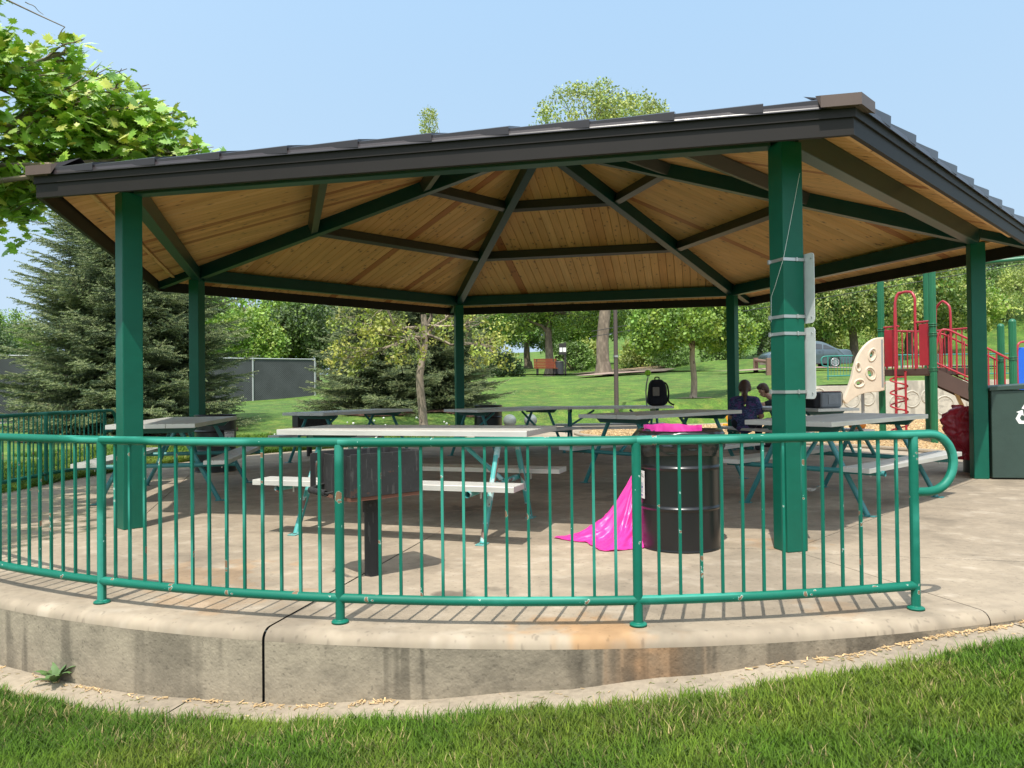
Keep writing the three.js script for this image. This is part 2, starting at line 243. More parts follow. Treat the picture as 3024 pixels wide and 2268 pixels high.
const slab = new THREE.Group(); slab.name = 'slab'; slab.userData = { kind: 'structure', label: 'round tan concrete slab under the pavilion with sawn joints' }; scene.add(slab);
const rad = a => [Math.cos(a * D2R), Math.sin(a * D2R)];
{
  const hexAp = POST_R * Math.cos(PI / 6) + .0, J = .004;     // joint half width in metres
  const hexR = a => { let d = ((a - TH) % 60 + 60) % 60; return hexAp / Math.cos((d - 30) * D2R); };
  for (let i = 0; i < 6; i++) {                               // inner panels, one round each post
    const aP = TH + 60 * i, p = [], uv = [], ix = [], N = 12;
    const pts = []; pts.push([CX, CZ]);
    for (let k = 0; k <= N; k++) { const a = aP - 30 + 60 * k / N, r = hexR(a) - J, [c, s] = rad(a); pts.push([CX + r * c, CZ + r * s]); }
    const [ux, uz] = rad(aP); const sh = q => [q[0] + ux * J * 2, q[1] + uz * J * 2];
    const tp = pts.map((q, k) => k === 0 ? sh(q) : (k === 1 || k === N + 1) ? [q[0] + (ux * J), q[1] + uz * J] : q);
    tp.forEach(q => { p.push(q[0], 0, -q[1]); uv.push(...slabUV(...q)); });
    const n = tp.length; for (let k = 1; k < n - 1; k++) ix.push(0, k, k + 1);
    tp.forEach(q => { p.push(q[0], -.02, -q[1]); uv.push(...slabUV(...q)); });
    for (let k = 0; k < n; k++) { const b = (k + 1) % n; ix.push(k, n + k, b, b, n + k, n + b); }
    const g = toCreasedNormals(geo(p, ix, uv), .5); mesh('slab_panel', g, M.slab, slab);
  }
  const jw = i => i % 12 === 1 ? .006 : .0026;
  for (let i = 0; i < 12; i++) {                              // outer panels from the post line to the rim
    const a0 = TH + 30 * i, a1 = a0 + 30, NN = 14;
    const prof = (a) => { const r0 = hexR(a) + J, R = slabR(a), q = []; q.push([r0, -.02]); for (let k = 0; k <= 6; k++) q.push([mix(r0, R - .06, k / 6), 0]); for (let k = 1; k <= 5; k++) { const t = k / 5 * PI / 2; q.push([R - .06 + .06 * Math.sin(t), -.055 + .055 * Math.cos(t)]); } return q; };
    const np = prof(a0).length - 1;
    const g = grid(NN, np, (u, v) => { const a = mix(a0 + jw(i) / 6 / D2R, a1 - jw(i + 1) / 6 / D2R, u), q = prof(a)[Math.round(v * np)], [c, s] = rad(a), x = CX + q[0] * c, z = CZ + q[0] * s; return [x, q[1], -z, ...slabUV(x, z)]; });
    const o = mesh('slab_panel', toCreasedNormals(g, .6), M.slab, slab);
    const na = norm(a0 + 15); if (na > -165 && na < -20) {
      const gw = grid(NN, 5, (u, v) => { const a = mix(a0 + jw(i) / 6 / D2R, a1 - jw(i + 1) / 6 / D2R, u), [c, s] = rad(a), R = slabR(a) + .004 * (fbm(a * .6, v * 3, 3) - .5), y = mix(-.055, -.62, v); return [CX + R * c, y, -(CZ + R * s), (norm(a) + 128) / 66, clamp((y + .62) / .6)]; });
      mesh('rim_wall', gw, M.slabWall, slab);
    }
  }
  const base = grid(72, 1, (u, v) => { const a = 360 * u - 180, r = v * (slabR(a) - .036), [c, s] = rad(a); return [CX + r * c, -.018, -(CZ + r * s), u * 20, v * 5]; });
  mesh('joint_filler', base, mat({ color: lin(.06, .05, .04), roughness: 1 }), slab);
  const skirt = grid(120, 1, (u, v) => { const a = 360 * u - 180, r = slabR(a) - .036, [c, s] = rad(a); return [CX + r * c, mix(-.018, -.62, v), -(CZ + r * s), u * 20, v * 5]; });
  mesh('joint_filler', skirt, mat({ color: lin(.05, .045, .04), roughness: 1 }), slab);
}
// mowing strip of concrete at the foot of the rim wall, in cast lengths
const strip = new THREE.Group(); strip.name = 'mowing_strip'; strip.userData = { kind: 'structure', label: 'narrow curved concrete strip between rim wall and grass' }; scene.add(strip);
for (const [a0, a1] of [[-150, -126], [-126, -106], [-106, -71.5], [-71.5, -50], [-50, -30]]) {
  const N = 40, g = grid(N, 4, (u, v) => { const a = mix(a0 + .04, a1 - .04, u), [c, s] = rad(a), r = slabR(a) + [-.01, .12, .245, .258, .265][Math.round(v * 4)], y = edgeH(a) + [.010, .007, .004, -.002, -.06][Math.round(v * 4)]; const x = CX + r * c, z = CZ + r * s; return [x, y, -z, x / 1.7, z / 1.7]; });
  mesh('strip_length', g, M.strip, strip);
}
// walkway, playground mulch and its kerb
function sheet(P, y, uvs) { const s = new THREE.Shape(P.map(([x, z]) => new THREE.Vector2(x, z))); const g = new THREE.ShapeGeometry(s), p = g.attributes.position, uv = g.attributes.uv; for (let i = 0; i < p.count; i++) { const x = p.getX(i), z = p.getY(i); uv.setXY(i, x / uvs, z / uvs); p.setXYZ(i, x, y, -z); } const ix = g.index.array; g.computeVertexNormals(); return g; }
const smooth = (P, n = 6) => new THREE.CatmullRomCurve3(P.map(([x, z]) => new V3(x, 0, z)), true, 'centripetal').getPoints(P.length * n).slice(0, -1).map(q => [q.x, q.z]);
struct('walkway', sheet(smooth(WALK, 5), -.012, 1.7), M.walk, 'pale concrete walkway curving behind the pavilion');
const mulchS = smooth(MULCH, 6);
const mulchT = tex(1024, 1024, (u, v) => { const a = fbm(u * 7, v * 7, 4, 7, 7), b = vn(u * 120, v * 260, 120, 260), c = vn(u * 260, v * 120, 260, 120), s = Math.max(b, c), k = .45 + .55 * s + .5 * (a - .5); return [.54 * k, .375 * k, .195 * k]; });
M.mulch = mat({ map: mulchT, roughness: .95, bumpMap: tex(512, 512, (u, v) => Math.max(vn(u * 60, v * 130, 60, 130), vn(u * 130 + 9, v * 60, 130, 60)), false), bumpScale: .03 });
struct('mulch', sheet(mulchS, .012, 2.2), M.mulch, 'yellow wood chip surface of the playground');
{ // kerb ring round the mulch
  const n = mulchS.length, p = [], ix = [], uv = []; const prof = [[-.07, 0], [-.07, .03], [-.05, .045], [.05, .045], [.07, .03], [.07, 0]];
  for (let i = 0; i <= n; i++) { const a = mulchS[(i - 1 + n) % n], b = mulchS[(i + 1) % n], q = mulchS[i % n], dx = b[0] - a[0], dz = b[1] - a[1], l = Math.hypot(dx, dz); prof.forEach(([o, y], k) => { p.push(q[0] + dz / l * o, y, -(q[1] - dx / l * o)); uv.push(i * .3, k * .05); }); }
  for (let i = 0; i < n; i++) for (let k = 0; k < 5; k++) { const a = i * 6 + k; ix.push(a, a + 6, a + 1, a + 1, a + 6, a + 7); }
  struct('kerb', geo(p, ix, uv), M.strip, 'low concrete kerb round the wood chips');
}
// road up the slope with the parked car, tennis court surface, far path by the bench
function draped(P, w, lift, m, name, label, n = 60, uvs = 2) { const c = new THREE.CatmullRomCurve3(P.map(([x, z]) => new V3(x, 0, z))); const g = grid(n, 4, (u, v) => { const q = c.getPoint(u), t = c.getTangent(u), o = (v - .5) * w, x = q.x - t.z * o, z = q.z + t.x * o; return [x, land(x, z) + lift, -z, u * c.getLength() / uvs, v * w / uvs]; }); return struct(name, g, m, label); }
M.road = mat({ map: tex(256, 256, (u, v) => { const a = fbm(u * 6, v * 6, 4, 6, 6), b = fbm(u * 70, v * 70, 2, 70, 70), k = .7 + .4 * a + .3 * (b - .5); return [.33 * k, .235 * k, .185 * k]; }), roughness: .95 });
M.gravel = mat({ map: tex(256, 256, (u, v) => { const a = fbm(u * 6, v * 6, 4, 6, 6), b = fbm(u * 60, v * 60, 2, 60, 60), k = .6 + .4 * a + .5 * (b - .5); return [.42 * k, .30 * k, .20 * k]; }), roughness: .95 });
draped([[4, 47.5], [12, 43.6], [20, 42.6], [34, 43.5], [60, 46]], 5.2, .16, M.road, 'road', 'pinkish paved road where the grey car is parked');
draped([[-16, 53.5], [-8, 50.8], [-1.5, 50.2], [4, 52], [10, 58]], 3.0, .14, M.gravel, 'path', 'tan gravel path beside the wooden bench');
M.court = mat({ color: lin(.06, .13, .50), map: paintT, roughness: .8 });
{ const y = -.16; struct('court', geo([-70, y, -38, -23.5, y, -38.2, -19, y, -43.5, -22, y, -80, -70, y, -80], [0, 1, 2, 0, 2, 3, 0, 3, 4], [0, 0, 9, 0, 9, 1, 9, 9, 0, 9]), M.court, 'blue tennis court surface behind the dark fence'); }
// ---------- pavilion ----------
const pav = thing('pavilion', 'open hexagonal park pavilion with green steel posts and timber ceiling', 'pavilion', [CX, 0, CZ]);
const pv = (r, a, y) => { const [c, s] = rad(a); return new V3(r * c, y, -r * s); };
const HP = 2.885, SL = .2905, PLANK_H0 = 4.645;                // hip slope, plank underside height at the centre
const plankY = r => PLANK_H0 - r * SL;                         // along a hip
const AP = Math.cos(PI / 6), EAVE = RF * AP, SLP = SL / AP;    // apothem distance and slope up a panel
const woodT = tex(1024, 512, (u, v) => {                       // 3.2 m x 0.8 m of knotty pine
  const x = u * 3.2, y = v * .8, w = fbm(u * 6, v * 4, 3, 6, 4) * .09; let g = fbm(u * 5, (v * 44 + w * 60), 4, 5, 0), ring = Math.sin((y + w) * 190) * .5 + .5;
  let k = .90 + .16 * (g - .5) + .06 * (ring - .5) + .22 * (fbm(u * 9, v * 7, 3, 9, 7) - .5);
  let r = .84, gg = .465, b = .165; let kn = 0;
  for (let i = 0; i < 40; i++) { const kx = HT[i * 7 + 3] * 3.2, ky = HT[i * 11 + 900] * .8, s = .010 + .014 * HT[i * 13 + 300]; let dx = Math.abs(x - kx); dx = Math.min(dx, 3.2 - dx); const d = Math.hypot(dx, (y - ky) * 1.5) / s; if (d < 3) kn = Math.max(kn, sstep(1.5, .6, d), .35 * sstep(3, 1, d)); }
  r = mix(r, .34, kn); gg = mix(gg, .15, kn); b = mix(b, .055, kn);
  return [r * k, gg * k, b * k];
});
const woodMs = [[1, 1, 1], [.95, .93, .9], [1.04, 1.04, 1.04], [.86, .78, .70], [.98, .96, .94], [.62, .42, .32], [1.06, 1.1, 1.2], [.93, .90, .86]].map(c => mat({ map: woodT, color: lin(...c), roughness: .62 }));
const woodPick = [0, 0, 0, 0, 1, 1, 2, 2, 3, 4, 4, 4, 5, 6, 7, 7, 0, 4, 1, 0];
M.sheath = mat({ color: lin(.09, .05, .025), roughness: .9 });
for (let i = 0; i < 6; i++) {
  const aP = TH + 60 * i, aM = aP + 30;
  // post, hip beam, ring beam, purlins
  const po = boxUV(rbox(.168, HP, .168, .008, 0, HP / 2, 0, 1).rotateY(aP * D2R)); const q = pv(POST_R, aP, 0); po.translate(q.x, 0, q.z);
  const post = mesh('post', po, M.post, pav);
  const hip = mesh('hip_beam', boxUV(beam(pv(0.05, aP, plankY(.05) - .004), pv(POST_R + .07, aP, plankY(POST_R + .07) - .004), .13, .19)), M.beam, pav);
  mesh('hip_tail', boxUV(beam(pv(POST_R + .071, aP, plankY(POST_R + .071) - .005), pv(RF - .045, aP, plankY(RF - .045) - .005), .11, .105)), M.beam, pav);
  mesh('ring_beam', boxUV(beam(pv(POST_R, aP, HP + .165).lerp(pv(POST_R, aP + 60, HP + .165), .018), pv(POST_R, aP + 60, HP + .165).lerp(pv(POST_R, aP, HP + .165), .018), .12, .185)), M.beam, pav);
  for (const r of [3.5, 1.75]) { const y = plankY(r) - .006; mesh('purlin', boxUV(beam(pv(r, aP, y).lerp(pv(r, aP + 60, y), .022), pv(r, aP + 60, y).lerp(pv(r, aP, y), .022), .10, .15, pv(1, aM, 3))), M.purlin, pav); }
  // ceiling planks running up the slope
  const m = pv(1, aM, 0), t = new V3(-Math.sin(aM * D2R), 0, -Math.cos(aM * D2R)), half = RF / 2, n = 44, w = 2 * half / n;
  for (let k = 0; k < n; k++) {
    const t0 = -half + k * w, t1 = t0 + w, ch = .0085, gap = .0025, q0 = [];
    const dmin = x => Math.max(.02, Math.abs(x) / Math.tan(PI / 6) + .01), P = (x, d, dy) => { const v = m.clone().multiplyScalar(d).addScaledVector(t, x); v.y = PLANK_H0 - d * SLP + dy; return v; };
    const e = EAVE - .05; if (dmin(t0) > e - .05 && dmin(t1) > e - .05) continue;
    const rows = [[t0 + gap, .022], [t0 + gap, ch], [t0 + ch, 0], [t1 - ch, 0], [t1 - gap, ch], [t1 - gap, .022]], p = [], uv = [], ix = [], ou = R0() * 3.2, ov = R0();
    rows.forEach(([x, dy], r) => { const d0 = Math.min(dmin(x), e - .005); for (const d of [d0, e]) { const v = P(x, d, dy); p.push(v.x, v.y, v.z); uv.push(ou + d / 3.2, ov + (x - t0) / .8 + (dy > .01 ? .02 : 0)); } });
    for (let r = 0; r < 5; r++) { const a = r * 2; ix.push(a, a + 1, a + 2, a + 2, a + 1, a + 3); } ix.push(0, 2, 4, 0, 4, 6, 0, 6, 8, 0, 8, 10, 1, 5, 3, 1, 7, 5, 1, 9, 7, 1, 11, 9);
    mesh('ceiling_plank', toCreasedNormals(geo(p, ix, uv), .3), woodMs[woodPick[Math.floor(R0() * woodPick.length)]], pav);
  }
  { const P = (x, d, dy) => { const v = m.clone().multiplyScalar(d).addScaledVector(t, x); v.y = PLANK_H0 - d * SLP + dy; return [v.x, v.y, v.z]; };
    const up = (dy) => geo([...P(0, 0.001, dy), ...P(-half, EAVE, dy), ...P(half, EAVE, dy)], [0, 1, 2], [0, 0, 0, 1, 1, 1]); mesh('roof_deck', up(.026), M.sheath, pav);
    // stepped metal courses above the deck
    const cs = []; const nc = 9; for (let c = 0; c < nc; c++) { const d1 = mix(EAVE + .04, .02, c / nc), d0 = mix(EAVE + .04, .02, (c + 1) / nc), x1 = d1 * Math.tan(PI / 6), x0 = d0 * Math.tan(PI / 6); cs.push(geo([...P(-x1, d1, .075), ...P(x1, d1, .075), ...P(x0, d0, .05), ...P(-x0, d0, .05), ...P(-x1, d1, .045), ...P(x1, d1, .045)], [0, 1, 2, 0, 2, 3, 0, 4, 5, 0, 5, 1], [0, 0, 6, 0, 6, 1, 0, 1, 0, 0, 6, 0])); } mesh('roof_courses', merge(cs), M.tile, pav);
    // wooden trim and fascia boards along the eave
    const edge = (r, y) => [pv(r, aP, y), pv(r, aP + 60, y)];
    { const [a, b] = edge(RF - .30, plankY(RF - .30) - .002); mesh('eave_trim', boxUV(beam(a.clone().lerp(b, .015), b.clone().lerp(a, .015), .045, .028), .6), woodMs[6], pav); }
    const board = (r, y0, y1, th, ex) => { const [a, b] = edge(r, y1), [c, d] = edge(r - th, y1), p = []; for (const v of [a, b, d, c]) p.push(v.x, y1, v.z); for (const v of [a, b, d, c]) p.push(v.x, y0, v.z); const g = geo(p, [0, 1, 2, 0, 2, 3, 4, 6, 5, 4, 7, 6, 0, 4, 5, 0, 5, 1, 3, 2, 6, 3, 6, 7, 0, 3, 7, 0, 7, 4, 1, 5, 6, 1, 6, 2]); return boxUV(toCreasedNormals(g, .3), .7); };
    mesh('fascia', board(RF, 2.735, 2.842, .04), M.fascia, pav);
    mesh('fascia_upper', board(RF + .018, 2.8425, 2.905, .05), M.fascia, pav);
    // folded metal eave tiles, each lapping the next
    const nt = 11, L = RF; for (let k = 0; k < nt; k++) {
      const x0 = -L / 2 + L * k / nt, x1 = x0 + L / nt + .012, Q = (x, d, y) => { const v = m.clone().multiplyScalar(d).addScaledVector(t, x); return [v.x, y, v.z]; };
      const lo = 2.906, o = EAVE + .03; const p = [], ix = [], uv = []; const S = 4;
      for (let s = 0; s <= S; s++) { const u = s / S, x = mix(x0, x1, u), h = i === 1 ? mix(.040, .088, u) : mix(.050, .062, u) , bow = .006 * Math.sin(u * PI), dp = mix(.0, .014, u); for (const [d, y] of [[o - .05, lo], [o + dp, lo + bow], [o + dp + .003, lo + h * .85], [o + dp - .012, lo + h], [o - .35, lo + h + .11]]) { p.push(...Q(x, d, y)); uv.push(x, y + d); } }
      for (let s = 0; s < S; s++) for (let r = 0; r < 4; r++) { const a = s * 5 + r; ix.push(a, a + 1, a + 5, a + 1, a + 6, a + 5); }
      for (const b of [0, S * 5]) ix.push(b, b + 1, b + 2, b, b + 2, b + 3, b, b + 3, b + 4);
      mesh('eave_tile', toCreasedNormals(geo(p, ix, uv), .5), M.tile, pav);
    }
    // hip cap over the corner
    const cp = []; for (const sg of [-1, 1]) { const dirn = pv(1, aP + sg * 60 * .5, 0); }
    const c0 = pv(RF + .075, aP, 0), tl = pv(1, aP + 120, 0), tr = pv(1, aP - 120, 0), ln = .24, P2 = [c0.clone().addScaledVector(tl, ln), c0, c0.clone().addScaledVector(tr, ln)], back = pv(-.05, aP, 0);
    const pp = []; for (const v of P2) pp.push(v.x, 2.900, v.z); for (const v of P2) pp.push(v.x, 2.975, v.z); for (const v of P2) pp.push(v.x + back.x, 2.975 + .05 * SL, v.z + back.z);
    mesh('hip_cap', boxUV(toCreasedNormals(geo(pp, [0, 1, 4, 0, 4, 3, 1, 2, 5, 1, 5, 4, 3, 4, 7, 3, 7, 6, 4, 5, 8, 4, 8, 7, 0, 3, 6, 2, 8, 5, 0, 2, 1]), .3)), M.cap, pav);
  }
}
// ---------- strap-on signs and cord on the near post ----------
{
  const a = TH + 60, c = pv(POST_R, a, 0), n = rad(a + 90), rd = rad(a);
  const place = (y, h, label) => {
    const s = thing('sign', label, 'sign', [CX + POST_R * rd[0], y, CZ + POST_R * rd[1]], a * D2R, 'signs strapped to the near post');
    const sh = new THREE.Shape(), w = .36, r = .03; sh.moveTo(-w / 2 + r, 0); sh.lineTo(w / 2 - r, 0); sh.absarc(w / 2 - r, r, r, -PI / 2, 0); sh.lineTo(w / 2, h - r); sh.absarc(w / 2 - r, h - r, r, 0, PI / 2); sh.lineTo(-w / 2 + r, h); sh.absarc(-w / 2 + r, h - r, r, PI / 2, PI); sh.lineTo(-w / 2, r); sh.absarc(-w / 2 + r, r, r, PI, 1.5 * PI);
    const g = new THREE.ExtrudeGeometry(sh, { depth: .004, bevelEnabled: false }); g.translate(0, 0, -.0925 - .004); mesh('plate', boxUV(g), M.signback, s);
    for (const yy of [.05, h - .04]) { const st = []; const k = .0865; for (const [x0, z0, x1, z1] of [[-k, -k, k, -k], [k, -k, k, k], [k, k, -k, k], [-k, k, -k, -k]]) { const l = Math.hypot(x1 - x0, z1 - z0) + .004; st.push(box(x0 === x1 ? .003 : l, .022, x0 === x1 ? l : .003, (x0 + x1) / 2, yy, (z0 + z1) / 2)); } mesh('strap', merge(st), M.steel, s); mesh('buckle', rbox(.022, .034, .014, .003, -.075, yy, .092), M.steel, s); mesh('buckle', rbox(.012, .030, .010, .003, .0925, yy, -.02), M.steel, s); }
    for (const [x, y2] of [[.15, .04], [.15, h - .04]]) mesh('bolt', new THREE.CylinderGeometry(.006, .006, .006, 8).rotateX(PI / 2).translate(x, y2, -.0905), M.steel, s);
    return s;
  };
  place(1.60, .49, 'upper pale metal sign strapped to the near right post');
  place(1.07, .50, 'lower pale metal sign strapped to the near right post');
  const pt = (x, y, z) => { const v = new V3(x, 0, z).applyAxisAngle(new V3(0, 1, 0), a * D2R); return new V3(CX + c.x + v.x, y, -CZ + c.z + v.z); };
  const cord = mesh('cord', merge([bar(pt(.0865, 2.66, -.06), pt(.0868, 2.05, .086), .0016, 5), bar(pt(.0868, 2.05, .086), pt(-.02, 1.86, .087), .0016, 5), bar(pt(-.02, 1.86, .087), pt(-.06, 1.80, .087), .0016, 5), bar(pt(-.06, 1.80, .087), pt(-.065, 1.62, .087), .0016, 5)]), M.white); tag(cord, 'thin white cord tied round the near right post', 'cord');
}
// ---------- railing round the rim ----------
const RAIL = [[-186, 6.36], [-172.7, 6.52], [-160, 6.70], [-146, 6.86], [-138, 6.875], [-60, 6.885]];
const rl = thing('railing', 'teal painted steel guard railing curving round the slab rim', 'railing', [0, 0, 0]);
{
  const at = (a, y, o = 0) => { const r = pl(RAIL, a) + o, [c, s] = rad(a); return W(CX + r * c, y, CZ + r * s); };
  const a0 = -75.2, st = 12.4, n = 9, aE = -184.6; const pa = []; for (let k = 0; k <= 8; k++) pa.push(a0 - st * k); pa.push(aE);
  const YT = .905, YB = .124, RP = .0235;
  const loop = (aEnd, dir) => { const e = at(aEnd, YT), t = at(aEnd + dir * .5, YT).sub(e).normalize(), q = []; q.push(e.clone()); q.push(e.clone().addScaledVector(t, .06)); for (let k = 0; k <= 10; k++) { const th = PI / 2 - PI * k / 10; q.push(e.clone().addScaledVector(t, .10 + .15 * Math.cos(th)).add(new V3(0, -.15 + .15 * Math.sin(th), 0))); } q.push(e.clone().addScaledVector(t, .05).add(new V3(0, -.30, 0))); q.push(e.clone().add(new V3(0, -.30, 0))); return q; };
  mesh('end_loop', boxUV(tube(loop(a0, 1), RP, 60, 14, false, .3), .7), M.rail, rl);
  mesh('end_loop', boxUV(tube(loop(aE, -1), RP, 60, 14, false, .3), .7), M.rail, rl);
  for (let k = 0; k < pa.length - 1; k++) {
    const A = pa[k], B = pa[k + 1], arc = y => { const q = []; for (let i = 0; i <= 12; i++) q.push(at(mix(A, B, i / 12), y)); return q; };
    mesh('top_rail', boxUV(tube(arc(YT), RP, 24, 14), .7, k * .37), M.rail, rl); mesh('bottom_rail', boxUV(tube(arc(YB), RP, 24, 14), .7, k * .53, .3), M.rail, rl);
    const nb = 13; for (let i = 1; i <= nb; i++) { const a = mix(A, B, i / (nb + 1)), b0 = at(a, YB), g = new THREE.BoxGeometry(.0135, YT - YB, .0135); g.rotateY(a * D2R); g.translate(b0.x, (YT + YB) / 2, b0.z); mesh('baluster', boxUV(g, .7, i * .21, k * .3), M.rail, rl); }
  }
  pa.forEach((a, k) => { const q = at(a, 0); const p = mesh('rail_post', boxUV(cyl(RP, RP, YT - .01, 16, q.x, 0, q.z), .7, k * .41, k * .17), M.rail, rl); const bp = new THREE.LatheGeometry([[0, 0], [.043, 0], [.043, .009], [.038, .013], [.027, .014], [.0237, .019]].map(v => new THREE.Vector2(...v)), 24).translate(q.x, .001, q.z); mesh('base_plate', boxUV(bp, .7), M.rail, p); });
}
// ---------- picnic tables ----------
function plankGeo(len, w, h, ribs, end = true) {                // ribbed aluminium plank, top at y = 0, along x
  const s = new THREE.Shape(), hw = w / 2; const pts = [[-hw, -h], [-hw, -.004], [-hw + .004, 0]]; const step = (w - .02) / ribs; for (let i = 1; i < ribs; i++) { const z = -hw + .01 + i * step; pts.push([z - .005, 0], [z - .003, -.006], [z + .003, -.006], [z + .005, 0]); } pts.push([hw - .004, 0], [hw, -.004], [hw, -h]); s.setFromPoints(pts.map(p => new THREE.Vector2(...p)));
  const g = new THREE.ExtrudeGeometry(s, { depth: len, bevelEnabled: false }); g.translate(0, 0, -len / 2); g.rotateY(PI / 2); return boxUV(g, .8);
}
const LT = 2.22, topG = plankGeo(LT, .282, .044, 4), benchG = plankGeo(LT, .245, .042, 5);
function makeTable(label, pos, deg, topY = .84, seatY = .455, worn = false) {
  const t = thing('picnic_table', label, 'picnic table', pos, deg * D2R, 'aluminium picnic tables under the pavilion');
  for (const z of [-.287, 0, .287]) { const p = mesh('top_plank', topG, M.alu, t); p.position.set(0, topY, z); }
  for (const z of [-.63, .63]) { const p = mesh('bench_plank', benchG, M.alu, t); p.position.set(0, seatY, z); }
  const lm = worn ? M.tealworn : M.tableleg;
  for (const x of [-.81, .81]) {
    const s = new THREE.Shape([[-.40, 0], [.40, 0], [.33, -.062], [-.33, -.062]].map(v => new THREE.Vector2(...v))); const ag = new THREE.ExtrudeGeometry(s, { depth: .05, bevelEnabled: false }); ag.rotateY(-PI / 2); ag.translate(x + .025, topY - .0445, 0); mesh('top_bracket', boxUV(ag), M.apron, t);
    const yb = seatY - .062;
    for (const sg of [-1, 1]) { const lg = mesh('leg', boxUV(bar(new V3(x, .004, sg * .60), new V3(x, topY - .06, sg * .20), .0245, 14)), lm, t); mesh('foot_plate', new RoundedBoxGeometry(.075, .008, .11, 1, .003).translate(x, .005, sg * .615), lm, lg); }
    mesh('bench_support', boxUV(tube([new V3(x - .05, yb, -.78), new V3(x - .05, yb, 0), new V3(x - .05, yb, .78)], .024, 2, 14)), lm, t);
    mesh('brace', boxUV(bar(new V3(x - .05, yb + .02, 0), new V3(x * .42, topY - .075, 0), .02, 12)), lm, t);
    for (const sg of [-1, 1]) mesh('bolt', cyl(.008, .008, .05, 6, x + .0, yb - .045, sg * .63), M.steel, t);
  }
  return t;
}
makeTable('sunlit picnic table directly behind the railing and black grill', [-.93, 0, 6.63], -17.5, .84, .455, true);
makeTable('picnic table beside the left front post and its drum', [-4.03, 0, 8.99], 100);
makeTable('picnic table behind the drum with pink plastic', [1.71, 0, 9.62], 44, .85);
makeTable('picnic table right of the near signed post', [3.19, 0, 7.84], 42.8);
makeTable('picnic table at the back left beside the far grill', [-2.93, 0, 12.95], 61, .82);
makeTable('picnic table at the back in front of the middle rear post', [-.32, 0, 13.66], 45, .82);
makeTable('picnic table at the back with the black backpack on it', [1.64, 0, 14.85], 0, .80, .44);
makeTable('picnic table where the two people sit with the cooler', [4.62, 0, 13.5], 112, .78, .42);
// ---------- drums ----------
const drumPts = (R, H) => { const q = [[0, .012], [R - .012, .012], [R - .004, 0], [R, .004], [R, .012], [R - .005, .02]]; const rib = y => [[R - .004, y - .022], [R - .001, y - .012], [R + .006, y - .005], [R + .008, y], [R + .006, y + .005], [R - .001, y + .012], [R - .004, y + .022]]; q.push(...rib(.304), ...rib(.59)); q.push([R - .004, H - .022], [R + .002, H - .012], [R + .006, H - .006], [R + .004, H], [R - .004, H], [R - .008, H - .008], [R - .008, .10], [0, .10]); return q.map(v => new THREE.Vector2(...v)); };
const drumG = new THREE.LatheGeometry(drumPts(.29, .825), 48);
function drum(label, pos, turn = 0) { const t = thing('steel_drum', label, 'drum', pos, turn, 'black steel drums used for litter'); mesh('shell', drumG, M.black, t); return t; }
function labelTex(draw) { const c = document.createElement('canvas'); c.width = 256; c.height = 256; const x = c.getContext('2d'); draw(x); const t = new THREE.CanvasTexture(c); t.colorSpace = THREE.SRGBColorSpace; return t; }
function curvedPatch(R, a0, a1, y0, y1) { return grid(12, 1, (u, v) => { const a = mix(a0, a1, u); return [R * Math.sin(a), mix(y0, y1, v), R * Math.cos(a), u, v]; }); }
const landT = labelTex(x => { x.fillStyle = '#e4e2de'; x.fillRect(0, 0, 256, 256); x.fillStyle = '#222226'; x.font = 'bold 46px sans-serif'; x.textAlign = 'center'; x.fillText('LANDFILL', 128, 62, 230); x.strokeStyle = '#3a4f86'; x.lineWidth = 12; x.beginPath(); x.moveTo(40, 210); x.lineTo(74, 110); x.moveTo(92, 160); x.lineTo(140, 150); x.moveTo(160, 110); x.lineTo(156, 205); x.moveTo(156, 158); x.lineTo(204, 150); x.moveTo(204, 110); x.lineTo(200, 205); x.stroke(); x.fillStyle = '#7a5fa0'; x.fillRect(60, 222, 140, 12); });
const dNear = drum('near black drum with bag liner and pink plastic inside', [1.12, 0, 5.69]);
const dLeft = drum('black drum with a white landfill sticker by the left table', [-4.58, 0, 11.4]);
drum('black drum beside the middle rear post', [-.78, 0, 15.75]);
const dRed = drum('dark drum with red plastic liner behind the right post', [6.02, 0, 10.12]);
const sticker = mat({ map: landT, roughness: .5 });
{ const a = Math.atan2(4.58, 11.4) ; mesh('sticker', curvedPatch(.2935, a + .42, a + 1.05, .40, .60), sticker, dLeft); mesh('sticker', curvedPatch(.2915, -1.72, -1.22, .36, .56), sticker, dNear); }
// liner folded over the near drum's rim
function liner(parent, m, R, H, drop, seed) {
  const g = grid(96, 26, (u, v) => { const a = u * 2 * PI, f = fbm(u * 40 + seed, v * 9 + seed, 4, 40, 0), f2 = fbm(u * 9 + seed * 2, v * 3, 3, 9, 0); let r, y; if (v < .3) { const t = v / .3; r = R - .03 - (1 - t) * .02 + .03 * (f - .5); y = H - .16 + .19 * t; } else if (v < .45) { const t = (v - .3) / .15; r = R - .03 + .06 * t; y = H + .03 + .02 * Math.sin(t * PI) + .016 * (f2 - .5); } else { const t = (v - .45) / .55; r = R + .028 + .012 * Math.sin(t * PI) + (.026 * (f - .5) + .022 * (f2 - .5)) * (t < .85 ? 1 : .6) - .012 * t; y = H + .03 - (drop + .05 * (f2 - .5)) * t; } return [r * Math.sin(a), y, r * Math.cos(a)]; });
  return mesh('bag_liner', g, m, parent);
}
liner(dNear, M.bag, .29, .805, .16, 3); liner(dRed, M.redbag, .29, .805, .10, 8);
